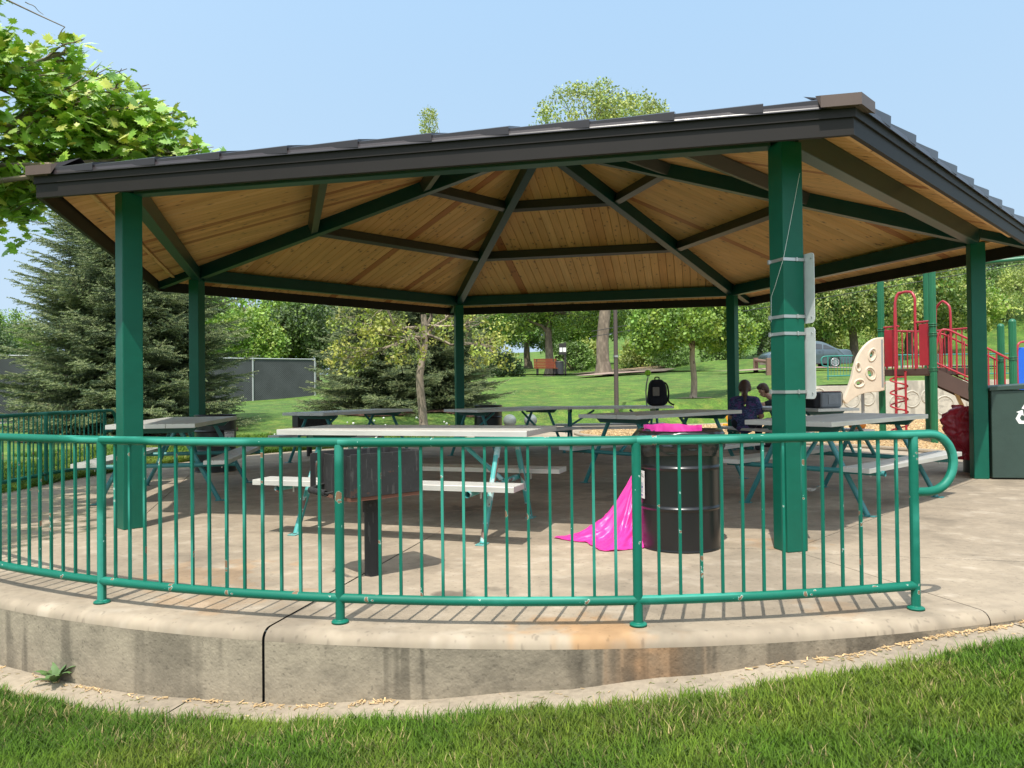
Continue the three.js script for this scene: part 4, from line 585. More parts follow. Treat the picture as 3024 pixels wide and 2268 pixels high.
  // tan moulded climbing wall with oval finger holes
  {
    const k = .0070, ux = 2597, vy = 1145; const O = [[2597, 994], [2575, 996], [2552, 1008], [2530, 1030], [2515, 1056], [2505, 1086], [2497, 1116], [2485, 1146], [2475, 1168], [2473, 1178], [2480, 1184], [2494, 1174], [2516, 1161], [2545, 1153], [2575, 1151], [2597, 1147]];
    const P = O.map(([u, v]) => new THREE.Vector2((u - ux) * k, (vy - v) * k)); const sh = new THREE.Shape(); sh.moveTo(P[0].x, P[0].y); sh.splineThru(P.slice(1)); const holes = [[2561, 1044, 12, 21, -.35], [2517, 1079, 8, 14, .1], [2555, 1099, 16, 21, .45], [2519, 1127, 17, 12, .2]];
    for (const [u, v, a, b, r] of holes) { const h = new THREE.Path(); h.absellipse((u - ux) * k, (vy - v) * k, a * k * .62, b * k * .62, 0, 2 * PI, true, r); sh.holes.push(h); }
    const wall = mesh('climbing_wall', boxUV(new THREE.ExtrudeGeometry(sh, { depth: .07, bevelEnabled: true, bevelSize: .012, bevelThickness: .012, bevelSegments: 3, curveSegments: 20 })), M.tan, t); wall.position.copy(L(7.38, 1.06, 16.05)); wall.rotation.y = .12;
    for (const [u, v, a, b, r] of holes) { const q = []; for (let i = 0; i < 24; i++) { const w = i / 24 * 2 * PI, x = a * k * .9 * Math.cos(w), y = b * k * .9 * Math.sin(w); q.push(new V3((u - ux) * k + x * Math.cos(r) - y * Math.sin(r), (vy - v) * k + x * Math.sin(r) + y * Math.cos(r), .08)); } mesh('hole_rim', tube(q, .020, 48, 8, true), M.tan, wall); }
    mesh('edge_bar', rbox(.05, 1.0, .09, .01, -.035, .53, .04), M.grey, wall); for (const y of [.12, .5, .92]) mesh('bracket', rbox(.06, .04, .03, .005, .02, y, .03), M.red, wall);
    const pg = cyl(.032, .032, 1.08, 12); const sp = mesh('support_pole', pg, M.grey, t); sp.position.copy(L(7.02, 0, 16.15));
    const tf = mesh('moulded_foot', boxUV(rbox(.16, .75, .2, .04, 0, .375, 0)), M.tan, t); tf.position.copy(L(6.32, 0, 16.5));
  }
}
// yellow play piece and orange bag
{
  const t = thing('spring_rider', 'yellow bent tube play seat on the wood chips behind tables', 'play seat', [5.35, .012, 19.6], .3); mesh('seat', rbox(.75, .05, .26, .02, 0, .17, 0), M.yellow, t); for (const s of [-1, 1]) { mesh('handle', tube([new V3(.28 * s, .18, .05), new V3(.36 * s, .38, .05), new V3(.30 * s, .52, .05), new V3(.26 * s, .40, -.05)], .024, 24, 8), M.yellow, t); mesh('foot_bar', tube([new V3(.1 * s, .15, .1), new V3(.12 * s, .05, .3), new V3(.3 * s, .04, .32)], .022, 20, 8), M.yellow, t); mesh('leg', cyl(.03, .03, .16, 10, .2 * s, 0, 0), M.yellow, t); }
  const b = thing('orange_bag', 'small orange bag on the bench below the cooler', 'bag', [5.53, .42, 12.95], .2); mesh('body', boxUV(new RoundedBoxGeometry(.26, .16, .18, 4, .06).translate(0, .082, 0)), mat({ color: lin(.75, .22, .02), map: paintT, roughness: .8 }), b); mesh('handle', tube([new V3(-.07, .15, 0), new V3(-.05, .22, .02), new V3(.05, .22, .02), new V3(.07, .15, 0)], .01, 16, 6), mat({ color: lin(.6, .16, .02), roughness: .8 }), b); }
// ---------- retaining wall with cast circles ----------
{
  const conc = mat({ map: tex(512, 512, (u, v) => { const a = fbm(u * 5, v * 5, 5, 5, 5), b = fbm(u * 50, v * 50, 2, 50, 50), s = fbm(u * 14, v * 3, 4, 14, 3), k = .78 + .3 * (a - .5) + .14 * (b - .5) - .25 * sstep(.58, .7, s); return [.58 * k, .54 * k, .45 * k]; }), roughness: .9, bumpMap: concB, bumpScale: .004 });
  const t = thing('retaining_wall', 'pale concrete retaining wall with cast circles behind the playground', 'wall', [14, 0, 25.0]);
  const rg = RNG(12); for (let i = 0; i < 5; i++) { const w = 2.46, x = -5.0 + i * 2.48 + w / 2, h = i === 0 ? 1.16 : 1.30; const sh = new THREE.Shape([[-w / 2, 0], [w / 2, 0], [w / 2, h], [-w / 2, h]].map(v => new THREE.Vector2(...v))); const g = new THREE.ExtrudeGeometry(sh, { depth: .30, bevelEnabled: true, bevelSize: .012, bevelThickness: .012, bevelSegments: 2 }); g.translate(x, -.05, -.3); const p = mesh('wall_panel', boxUV(g, .3, rg(), rg()), conc, t); const n = 4; for (let k = 0; k < n; k++) { const r = rr(.12, .30, rg), cx = x + (-.5 + (k + .5) / n) * w * .86, cy = rr(.32, .85, rg); mesh('cast_circle', new THREE.TorusGeometry(r, .030, 8, 36).translate(cx, cy, .006), conc, p); mesh('cast_circle', new THREE.CylinderGeometry(r * .86, r * .92, .02, 32).rotateX(PI / 2).translate(cx, cy, .010), conc, p); } }
}
{ const g = grid(40, 8, (u, v) => { const x = mix(8.2, 21.6, u), z = mix(25.29, 29.2, v), y = mix(mix(.75, 1.17, sstep(0, .12, u)), land(x, 29.2) + .05, v) + .04 * (fbm(x, z, 2) - .5) * Math.sin(v * PI); return [x, y, -z, x / 3.2, z / 3.2]; }); const gm = groundM.clone(); gm.vertexColors = false; struct('bank', g, gm, 'grass bank behind the concrete retaining wall'); }
// ---------- small green railing above the wall ----------
{
  M.play2 = mat({ color: lin(.03, .21, .18), roughness: .5 }); const t = thing('guard_fence', 'low teal guard fence on the bank above the concrete wall', 'fence', [12, 0, 31]); const y0 = (x) => land(12 + x, 31) ; const rail = (pts, r = .024) => mesh('rail', tube(pts, r, pts.length * 8, 8, false, .3), M.play2, t);

  for (const [x0, x1, loop] of [[-.15, 1.1, true], [1.3, 8.5, false]]) { const ya = y0(x0), yb = y0(x1); const top = loop ? [new V3(x0 + .25, ya + .55, 0), new V3(x0 + .05, ya + .58, 0), new V3(x0 - .02, ya + .78, 0), new V3(x0 + .12, ya + .95, 0), new V3(x1, yb + .95, 0)] : [new V3(x0, ya + .95, 0), new V3(x1, yb + .95, 0)]; mesh('rail', tube(top, .026, 40, 8, false, .3), M.play2, t); mesh('rail', bar(new V3(x0 + .2, ya + .16, 0), new V3(x1, yb + .16, 0), .024, 8), M.play2, t); const n = Math.round((x1 - x0) / .125); for (let i = 2; i < n; i++) { const u = i / n, x = mix(x0, x1, u), y = mix(ya, yb, u); mesh(i % 12 === 2 ? 'fence_post' : 'fence_bar', i % 12 === 2 ? cyl(.026, .026, 1.2, 8, x, y - .25, 0) : cyl(.009, .009, .8, 5, x, y + .15, 0), M.play2, t); } }
}
// ---------- parked car ----------
{
  const t = thing('parked_car', 'grey blue sedan parked on the road beyond the playground', 'car', [15.55, land(15.6, 43.2) + .08, 43.2], PI); const paint = phys({ color: lin(.085, .12, .14), metalness: .4, roughness: .32, clearcoat: .8, clearcoatRoughness: .1 }), glass = phys({ color: lin(.02, .025, .03), roughness: .06, clearcoat: 1 }), tyre = mat({ color: lin(.015, .015, .016), roughness: .85 }), rim = mat({ color: lin(.6, .61, .62), metalness: .8, roughness: .3 });
  const pr = [[-2.25, .32], [-2.28, .55], [-2.22, .86], [-2.05, .95], [-1.55, .99], [-.95, 1.30], [-.55, 1.42], [.15, 1.45], [.65, 1.36], [1.15, 1.02], [1.9, .90], [2.2, .74], [2.28, .5], [2.22, .30]];
  const sh = new THREE.Shape(); sh.moveTo(-2.25, .28); sh.splineThru(pr.map(v => new THREE.Vector2(...v))); const arch = (x) => { sh.lineTo(x + .40, .28); sh.absarc(x, .31, .37, -.1, PI + .1, false); }; arch(1.40); arch(-1.36); sh.lineTo(-2.25, .28);
  const g = new THREE.ExtrudeGeometry(sh, { depth: 1.58, bevelEnabled: true, bevelSize: .06, bevelThickness: .09, bevelSegments: 4, curveSegments: 16 }); g.translate(0, 0, -.79); const p = g.attributes.position; for (let i = 0; i < p.count; i++) { const y = p.getY(i); if (y > .95) p.setZ(i, p.getZ(i) * mix(1, .80, clamp((y - .95) / .5))); } const bg = toCreasedNormals(g, .7); mesh('body', boxUV(bg), paint, t);
  const win = (pts) => { const s2 = new THREE.Shape(pts.map(v => new THREE.Vector2(...v))); for (const sd of [-1, 1]) { const w = new THREE.ExtrudeGeometry(s2, { depth: .012, bevelEnabled: false }); const q = w.attributes.position; for (let i = 0; i < q.count; i++) { const y = q.getY(i), z = (.79 + .094) * mix(1, .80, clamp((y - .95) / .5)); q.setZ(i, sd * (z + q.getZ(i))); } w.computeVertexNormals(); mesh('window', w, glass, t); } };
  win([[-1.38, 1.04], [-.90, 1.27], [-.78, 1.28], [-.74, 1.04]]); win([[-.68, 1.04], [-.70, 1.30], [-.12, 1.38], [-.06, 1.04]]); win([[0, 1.04], [-.04, 1.38], [.42, 1.34], [.84, 1.06]]);
  { const rw = geo([-1.62, 1.03, -.62, -1.62, 1.03, .62, -1.02, 1.33, .58, -1.02, 1.33, -.58], [0, 1, 2, 0, 2, 3]); mesh('rear_window', rw, glass, t); }
  for (const s of [-1, 1]) mesh('tail_light', rbox(.16, .20, .34, .03, -2.20, .80, s * .66), mat({ color: lin(.5, .02, .02), roughness: .2 }), t);
  for (const s of [-1, 1]) mesh('door_handle', rbox(.16, .03, .03, .01, -.55, .90, s * .885), paint, t); for (const s of [-1, 1]) mesh('door_seam', box(.008, .6, .006, -.72, .68, s * .8815), tyre, t);
  for (const x of [1.40, -1.36]) for (const s of [-1, 1]) { const w = mesh('wheel', new THREE.CylinderGeometry(.315, .315, .20, 32).rotateX(PI / 2).translate(x, .315, s * .78), tyre, t); mesh('rim', new THREE.CylinderGeometry(.215, .215, .205, 24).rotateX(PI / 2).translate(x, .315, s * .782), mat({ color: lin(.10, .10, .10), metalness: .5, roughness: .5 }), w); for (let k = 0; k < 10; k++) mesh('spoke', box(.030, .20, .012, 0, .10, 0).rotateZ(k * PI / 5).translate(x, .315, s * .890), rim, w); mesh('rim', new THREE.TorusGeometry(.210, .016, 8, 28).translate(x, .315, s * .888), rim, w); }
}
// ---------- tennis court fence ----------
{
  const clT = tex(256, 256, (u, v) => { const a = Math.abs(((u * 16 + v * 16) % 1 + 1) % 1 - .5), b = Math.abs(((u * 16 - v * 16) % 1 + 1) % 1 - .5), w = Math.max(sstep(.40, .48, a), .55 * sstep(.42, .49, b)), n = fbm(u * 4, v * 4, 3, 4, 4), k = .8 + .4 * (n - .5); return [mix(.040, .19, w) * k, mix(.046, .20, w) * k, mix(.048, .20, w) * k]; });
  const cm = mat({ map: clT, roughness: .8, side: THREE.DoubleSide }), pm = mat({ color: lin(.42, .43, .43), metalness: .4, roughness: .5 });
  const t = thing('chain_link_fence', 'tall dark chain link fence with windscreen round the tennis court', 'fence', [0, 0, 0]);
  const P = [[-27.5, 31.5], [-24.8, 33.2], [-22.1, 34.9], [-19.5, 36.7], [-16.9, 38.6], [-14.3, 40.5], [-11.6, 42.5], [-12.6, 46], [-13.6, 50]]; const y0 = -.2, y1 = 2.86;
  P.forEach((q, i) => { const v = W(q[0], 0, q[1]); mesh('fence_post', cyl(.045, .045, y1 - y0 + .06, 10, v.x, y0, v.z), pm, t); if (i) { const a = W(P[i - 1][0], 0, P[i - 1][1]), d = v.clone().sub(a), l = d.length(); mesh('top_pipe', bar(a.clone().setY(y1), v.clone().setY(y1), .028, 8), pm, t); mesh('fence_panel', geo([a.x, y0 + .05, a.z - .03, v.x, y0 + .05, v.z - .03, v.x, y1 - .03, v.z - .03, a.x, y1 - .03, a.z - .03], [0, 1, 2, 0, 2, 3], [0, 0, l * .6, 0, l * .6, 1.8, 0, 1.8]), cm, t); mesh('bottom_pipe', bar(a.clone().setY(y0 + .06), v.clone().setY(y0 + .06), .02, 6), pm, t); } });
}
// ---------- bench, litter bin, notice post, lamp post, timber fence ----------
{
  const wd = mat({ color: lin(.24, .075, .035), map: woodT, roughness: .6 }), dk = mat({ color: lin(.02, .018, .017), roughness: .6 }); const bx = -8.3 + .35, bz = 50.4;
  const u2x = (u, z) => (u - 1553) / 2285 * z;
  const t = thing('park_bench', 'brown slatted park bench on the gravel path up the slope', 'bench', [u2x(1612, 50), land(u2x(1612, 50), 50) + .06, 50], .15); for (let k = 0; k < 5; k++) mesh('seat_slat', rbox(1.5, .035, .085, .008, 0, .45, .22 - k * .10, 1), wd, t); for (let k = 0; k < 6; k++) mesh('back_slat', rbox(1.5, .085, .03, .008, 0, .54 + k * .10, -.24 - k * .02, 1), wd, t); for (const s of [-1, 1]) { mesh('leg', rbox(.09, .44, .09, .01, s * .55, .22, .1), dk, t); mesh('leg', rbox(.09, .44, .09, .01, s * .55, .22, -.2), dk, t); mesh('back_support', rbox(.05, .6, .03, .008, s * .55, .78, -.31), dk, t); }
  const b = thing('litter_bin', 'dark round litter bin next to the park bench', 'litter bin', [u2x(1652, 50.5), land(u2x(1652, 50.5), 50.5) + .06, 50.5]); mesh('body', new THREE.CylinderGeometry(.30, .28, .85, 20).translate(0, .43, 0), mat({ color: lin(.03, .035, .04), roughness: .6 }), b); mesh('lid', new THREE.CylinderGeometry(.26, .32, .08, 20).translate(0, .895, 0), dk, b);
  const n = thing('notice_post', 'dark notice post with white sheets behind the litter bin', 'sign', [u2x(1664, 51), land(u2x(1664, 51), 51) + .06, 51]); mesh('post', rbox(.12, 2.2, .12, .01, .12, 1.1, 0), dk, n); mesh('board', rbox(.5, .75, .05, .01, -.05, 1.75, .06), dk, n); for (const x of [-.16, .08]) mesh('notice_sheet', box(.19, .28, .006, x, 1.70, .09), M.white, n);
  const l = thing('lamp_post', 'tall slim brown lamp post on the rear lawn', 'lamp post', [u2x(1819, 23.9), -.02, 23.9]); mesh('shaft', new THREE.CylinderGeometry(.055, .075, 5.2, 14).translate(0, 2.6, 0), mat({ color: lin(.075, .058, .05), roughness: .6 }), l); mesh('base', new THREE.CylinderGeometry(.12, .13, .18, 14).translate(0, .09, 0), dk, l); mesh('lamp_head', new THREE.CylinderGeometry(.10, .20, .3, 14).translate(0, 5.3, 0), dk, l); mesh('collar', cyl(.085, .085, .06, 14, 0, 2.1, 0), M.steel, l);
  const tw = mat({ color: lin(.20, .12, .085), map: paintT, roughness: .9 }); const f = thing('timber_fence', 'weathered timber post and rail fence beside the road', 'fence', [0, 0, 0]); const ps = [[u2x(2232, 43), 43], [u2x(2273, 39), 39]]; ps.forEach(([x, z], i) => { const y = land(x, z), h = i ? .92 : .8, v = W(x, y, z); mesh('timber_post', boxUV(rbox(i ? .34 : .22, h, .24, .02, v.x, y + h / 2 - .05, v.z)), tw, f); if (i) { const q = W(ps[0][0], land(...ps[0]) + .62, ps[0][1]); mesh('timber_rail', boxUV(bar(q, v.clone().setY(y + .68), .09, 8)), tw, f); } });
}
// overhead wires and a far house on the hill
{ const wm = mat({ color: lin(.03, .03, .03), roughness: .7 });
  for (const [y, l] of [[0, 'upper overhead power wire beyond the playground'], [-.55, 'lower overhead power wire beyond the playground']]) { const q = []; for (let i = 0; i <= 20; i++) { const u = i / 20; q.push(W(mix(4, 40, u), mix(4.55, 9.9, u) + y * .6, mix(47, 41, u))); } tag(mesh('power_wire', tube(q, .022, 40, 5), wm), l, 'wire'); }
  const u2x = (u, z) => (u - 1553) / 2285 * z; const hz = 118, hx = u2x(3010, hz); const h = thing('house', 'white house on top of the hill at far right', 'house', [hx, 19.6, hz], .2); mesh('wall', box(7, 3.2, 6, 0, 1.6, 0), mat({ color: lin(.75, .74, .72), roughness: .8 }), h); const s = new THREE.Shape([[-3.9, 3.2], [3.9, 3.2], [0, 4.6]].map(v => new THREE.Vector2(...v))); mesh('roof', new THREE.ExtrudeGeometry(s, { depth: 6.6, bevelEnabled: false }).translate(0, .01, -3.3), mat({ color: lin(.2, .17, .15), roughness: .9 }), h); for (const x of [-1.8, 1.6]) mesh('window', box(1.1, 1.1, .1, x, 1.8, 3.02), mat({ color: lin(.05, .06, .08), roughness: .1 }), h);
}
// ---------- trees ----------
const UX = (u, z) => (u - 1553) / 2285 * z;
function clumpGeo(n, R, len, wid, seed, droop = .2) {            // a spray of folded leaves
  const r = RNG(seed), p = [], ix = []; for (let i = 0; i < n; i++) {
    const d = new V3(rr(-1, 1, r), rr(-1, 1, r), rr(-1, 1, r)).normalize(), c = d.clone().multiplyScalar(R * Math.cbrt(r())), q = qe(rr(-.9, .9, r), rr(0, 6.28, r), rr(-.9, .9, r)), l = len * rr(.7, 1.25, r), w = wid * rr(.7, 1.2, r);
    const pts = [[0, 0, 0], [w, -.12 * w, l * .45], [0, .05 * l, l], [-w, -.12 * w, l * .45]].map(v => new V3(...v).applyQuaternion(q).add(c)); const b = p.length / 3; pts.forEach(v => p.push(v.x, v.y - droop * 0, v.z)); ix.push(b, b + 1, b + 2, b, b + 2, b + 3);
  } return geo(p, ix);
}
const clumpA = clumpGeo(16, .34, .17, .055, 1), clumpB = clumpGeo(14, .20, .11, .035, 2), clumpC = clumpGeo(18, .6, .30, .10, 3);
function limb(a, b, r0, r1, bend, rng, n = 6) { const m = []; for (let i = 0; i <= 4; i++) { const u = i / 4, v = a.clone().lerp(b, u); const k = Math.sin(u * PI) * bend; v.x += rr(-k, k, rng); v.z += rr(-k, k, rng); v.y += rr(-k, k, rng) * .5 + k * .25; m.push(v); } const c = new THREE.CatmullRomCurve3(m), g = new THREE.TubeGeometry(c, 8, 1, n, false), P = g.attributes.position, fr = c.getSpacedPoints(8); for (let i = 0; i < P.count; i++) { const j = Math.floor(i / (n + 1)), q = fr[j], R = mix(r0, r1, j / 8); P.setXYZ(i, q.x + (P.getX(i) - q.x) * R, q.y + (P.getY(i) - q.y) * R, q.z + (P.getZ(i) - q.z) * R); } g.computeVertexNormals(); return { g: boxUV(g, .5), c }; }
function tree(name, label, pos, o, group) {
  const rng = RNG(o.seed), t = thing(name, label, 'tree', pos, 0, group), gs = [], leaves = []; const H = o.h, tr = o.tr, top = new V3(o.lean || 0, H, o.leanz || 0);
  const tk = limb(new V3(0, -.15, 0), top, tr, tr * .62, o.bend ?? .08 * H / 3, rng, 12); gs.push(tk.g); if (o.flare !== 0) { const f = new THREE.CylinderGeometry(tr * .98, tr * 1.45, tr * 2.2, 12); f.translate(0, tr * 1.1 - .12, 0); gs.push(boxUV(f, .5)); }
  for (const [x, y, z, rx, ry, rz, n, nb = 6] of o.lobes) {
    const c = new V3(x, y, -z), from = tk.c.getPoint(clamp(rr(.55, 1, rng))), lm = limb(from, c, tr * .42, tr * .12, Math.max(.15, from.distanceTo(c) * .12), rng); gs.push(lm.g);
    for (let k = 0; k < nb; k++) { const d = new V3(rr(-1, 1, rng), rr(-.5, 1, rng), rr(-1, 1, rng)).normalize(), e = c.clone().add(new V3(d.x * rx, d.y * ry, d.z * rz).multiplyScalar(.88)), s = lm.c.getPoint(rr(.45, 1, rng)); gs.push(limb(s, e, tr * .14, tr * .03, s.distanceTo(e) * .12, rng, 5).g); if (o.twigs) for (let w = 0; w < o.twigs; w++) { const a = s.clone().lerp(e, rr(.3, .95, rng)), b = a.clone().add(new V3(rr(-1, 1, rng), rr(-.3, 1, rng), rr(-1, 1, rng)).multiplyScalar(rx * .4)); gs.push(limb(a, b, tr * .04, tr * .015, .05, rng, 4).g); } }
    for (let k = 0; k < n; k++) { const d = new V3(rr(-1, 1, rng), rr(-1, 1, rng), rr(-1, 1, rng)); const l = d.length(); if (l > 1 || l < .2) { k--; continue; } d.multiplyScalar(Math.pow(l, (o.shell ?? .45)) / l); const q = c.clone().add(new V3(d.x * rx, d.y * ry, d.z * rz)); if (n3(q.x * o.gf + 5, q.y * o.gf, q.z * o.gf) < (o.gap ?? .42)) continue; const cc = o.cols[Math.floor(rng() * o.cols.length)], v = rr(.72, 1.25, rng), w = rr(.9, 1.12, rng); leaves.push({ p: q, q: qe(rr(-3, 3, rng), rr(0, 6.28, rng), rr(-3, 3, rng)), s: rr(.65, 1.25, rng) * (o.ls ?? 1), c: lin(cc[0] * v * w, cc[1] * v, cc[2] * v) }); }
  }
  mesh('trunk', merge(gs), o.bark || M.bark, t); inst('crown', o.clump || clumpA, M.leaf, leaves, t); return t;
}
const SPRING = [[.28, .44, .045], [.20, .36, .04], [.34, .48, .06], [.14, .26, .03]], YEL = [[.42, .46, .07], [.35, .42, .06], [.27, .35, .05], [.48, .49, .10]], MID = [[.15, .26, .04], [.19, .32, .05], [.11, .19, .035]], DARK = [[.08, .15, .032], [.11, .18, .04], [.05, .10, .025]], LOC = [[.40, .47, .10], [.33, .41, .08], [.47, .53, .13], [.26, .33, .08]];
const gy = (x, z) => land(x, z);
const at = (u, z) => [UX(u, z), gy(UX(u, z), z), z];
// young tree with yellow new leaves, behind the middle of the pavilion
tree('young_tree', 'young tree with bare pale trunk and sparse yellow green leaves', at(1252, 20), { seed: 4, h: 3.0, tr: .12, bend: .12, flare: 0, bark: M.barkPale, gf: 1.7, gap: .43, cols: YEL, clump: clumpB, shell: .6, twigs: 3, ls: .95, lobes: [[-1.6, 2.6, .2, .95, .65, .8, 95, 9], [-1.0, 3.4, -.3, 1.0, .8, .9, 95, 9], [1.2, 2.6, .1, 1.1, .7, .9, 95, 9], [.3, 3.9, .1, 1.3, .9, 1.2, 110, 8], [1.8, 2.0, -.3, .7, .5, .6, 40, 7], [-.5, 2.3, -.7, .8, .6, .6, 45, 7], [.9, 3.5, .5, 1.1, .8, .9, 70, 6], [-2.0, 1.9, 0, .6, .4, .5, 30, 6]] });
// bright young tree on the rear lawn
tree('young_tree', 'young bright green tree with straight trunk on rear lawn', at(2046, 27), { seed: 9, h: 3.0, tr: .12, bend: .08, bark: M.barkPale, gf: 1.5, gap: .37, cols: SPRING, clump: clumpB, shell: .55, ls: 1.15, lobes: [[-1.1, 2.6, .1, 1.1, .85, 1, 420], [.9, 2.5, .2, 1.1, .8, 1, 420], [0, 3.4, 0, 1.5, 1.1, 1.4, 560], [-.3, 2.5, -.9, 1.0, .6, .7, 250], [1.5, 2.2, -.3, .6, .5, .6, 150], [-1.5, 2.0, -.3, .6, .4, .6, 140], [0, 4.6, 0, 1.2, .9, 1.2, 380]] });
// tall old trees
tree('tall_tree', 'tall old tree with thick grey trunk and airy crown above roof', at(1782, 50), { seed: 21, h: 9, tr: .44, bend: .25, bark: M.bark, gf: .55, gap: .44, cols: LOC, clump: clumpA, ls: 1.15, shell: .6, twigs: 2, lobes: [[-4.2, 13.4, 0, 2.4, 2.4, 2.6, 420, 9], [-1.4, 16.2, .3, 3.0, 2.5, 3, 560, 9], [2.0, 15.4, 0, 2.4, 2.7, 2.8, 460, 9], [4.6, 13.4, -.3, 1.9, 2.3, 2.4, 300, 8], [-1.4, 13.2, -1, 3, 2.4, 3, 420, 6], [1, 12, 1, 3.2, 2.2, 3, 420, 6], [-4.8, 11.5, .5, 2, 1.8, 2.2, 260, 6], [4.9, 10.8, .5, 2, 1.8, 2.2, 260, 6], [.2, 17.9, .2, 1.0, 1.2, 1.2, 60, 5], [3.4, 16.8, 0, .9, 1.3, 1.2, 70, 5]] });
tree('tall_tree', 'slender tall tree whose tip shows above the roof', at(1268, 60), { seed: 23, h: 13, tr: .25, gf: .6, gap: .38, cols: YEL.concat(LOC), clump: clumpA, ls: .9, lobes: [[0, 17, 0, 1.6, 2.5, 1.6, 320], [.15, 20.0, 0, .55, 1.5, .55, 90, 4], [4.1, 16.9, 0, 1.2, 2.2, 1.2, 200], [-4, 15.6, 0, 1.2, 2.6, 1.2, 160]] });
tree('shade_tree', 'leafy green shade tree above the park bench', at(1622, 56), { seed: 25, h: 4.6, tr: .34, gf: .6, gap: .36, cols: SPRING.concat(MID), clump: clumpA, ls: 1.2, lobes: [[-2.6, 5.0, 0, 2.4, 1.7, 2.2, 520], [1.8, 5.0, 0, 2.4, 1.6, 2.2, 520], [0, 7, 0, 3, 2, 3, 560], [4.2, 4.4, 1, 1.8, 1.3, 1.8, 300]] });
const BG = [ // u, z, height, crown radius, colours, label
  [715, 58, 9, 4.0, SPRING, 'sunny green tree behind the tennis fence, nearest the left spruce'], [860, 62, 8.4, 3.6, SPRING.concat(MID), 'green tree behind the tennis fence, right of its neighbour'], [940, 60, 7.5, 3.6, DARK.concat(MID), 'dark green tree just past the fence end'], [1650, 84, 10, 4.6, MID, 'broad tree on the skyline right of the bench'], [1400, 86, 10, 4.6, MID.concat(DARK), 'broad skyline tree behind rear centre post'], [1760, 82, 10, 4.6, SPRING.concat(MID), 'broad skyline tree behind the thick trunk'], [985, 66, 9, 4, MID, 'dull green tree between fence end and the middle spruce'], [560, 75, 9, 4.4, MID, 'tree showing behind the left spruce'],
  [22, 80, 9, 4, MID.concat(SPRING), 'distant rounded tree at the far left'], [-60, 70, 7, 3.5, DARK, 'dark bush tree at the far left edge'], [1450, 68, 9, 3.6, SPRING.concat(MID), 'green tree up the slope behind the rear centre post'], [1560, 74, 10, 4, MID, 'green tree at the top of slope left of bench'], [1905, 66, 9, 3.8, DARK.concat(MID), 'dark green tree behind the bright young tree'], [2120, 70, 9, 4, MID.concat(SPRING), 'green tree far behind the seated people'], [2250, 76, 9, 4, MID, 'green tree far up the slope behind the signed post'],
  [2420, 60, 8.6, 3.6, LOC.concat(MID), 'olive tree above the parked car'], [2520, 56, 9.5, 4.2, LOC.concat(MID), 'wide yellow green tree above the playground, left one'], [2690, 58, 9.5, 4.4, LOC.concat(MID), 'wide yellow green tree above the playground, middle one'], [2800, 62, 8.6, 3.6, LOC.concat(SPRING), 'wide yellow green tree above the playground, right one'], [2740, 74, 10, 4.6, MID, 'dense tree at the foot of the hill']];
for (const [u, z, h, r, cols, label] of BG) { const s = u + 13; const q = RNG(s), L = []; const n = Math.round(190 * r / 4); L.push([0, h * .72, 0, r * .75, h * .28, r * .7, n * 2.0, 7]); for (let k = 0; k < 6; k++) { const a = k / 6 * 6.28 + q(); L.push([Math.cos(a) * r * .62, h * rr(.36, .66, q), Math.sin(a) * r * .55, r * .52, h * .20, r * .5, n * 1.15, 4]); } tree('background_tree', label, at(u, z), { seed: s, h: h * .45, tr: .16 + h * .018, bend: .3, gf: .5, gap: .40, cols, clump: clumpC, ls: .85, shell: .5, lobes: L }, 'trees up the slope behind the pavilion'); }
// shrubs on the slope and hill
const SH = [[2940, 78, 2.4, 'green shrub low on the hill beside the right post'], [2990, 84, 2.0, 'green shrub on the hill above the bin'], [2950, 96, 2.2, 'scrubby shrub near the bare earth of the hill'], [3030, 100, 3.4, 'tall shrub at the right edge on the hill'], [3075, 70, 4.2, 'large leafy shrub at the far right edge'], [2440, 66, 2.2, 'shrub beyond the road above the parked car'], [2320, 68, 2.4, 'shrub beyond the road behind the signed post'], [2140, 62, 1.6, 'low shrub by the timber fence'], [1980, 60, 1.5, 'low shrub at the top of the rear lawn'], [1690, 64, 1.8, 'olive shrub right of the park bench'], [1730, 66, 1.6, 'brownish shrub beside the thick trunk'], [1890, 62, 1.7, 'dark shrub between thick trunk and young tree'], [2600, 70, 2.6, 'shrub behind the tan climbing wall'], [2890, 72, 2.6, 'shrub behind the right post on the slope'], [1480, 60, 1.6, 'dark low shrub behind the gravel path']];
for (const [u, z, r, label] of SH) { const s = u + 91, q = RNG(s), ls = [], [x, y, zz] = at(u, z), cols = q() > .5 ? MID : q() > .4 ? LOC : DARK; const t = thing('shrub', label, 'shrub', [x, y, zz], 0, 'shrubs on the slope'); const gs = []; for (let k = 0; k < 7; k++) { const e = new V3(rr(-r, r, q) * .7, rr(.5, 1.1, q) * r, rr(-r, r, q) * .7); gs.push(limb(new V3(0, -.1, 0), e, .06, .02, .2, q, 5).g); } mesh('stems', merge(gs), M.bark, t); for (let k = 0; k < 150 * r; k++) { const a = q() * 6.28, l = Math.sqrt(q()), h = Math.pow(q(), .7); const v = rr(.7, 1.3, q), c = cols[Math.floor(q() * cols.length)]; const pp = new V3(Math.cos(a) * l * r * 1.15 * (1 - .5 * h * h), h * r * 1.15, Math.sin(a) * l * r * (1 - .5 * h * h)); if (n3(pp.x * .9 + s, pp.y, pp.z) < .42) continue; ls.push({ p: pp, q: qe(rr(-3, 3, q), rr(0, 6, q), rr(-3, 3, q)), s: rr(.5, .9, q), c: lin(c[0] * v, c[1] * v, c[2] * v) }); } inst('foliage', clumpC, M.leaf, ls, t); }
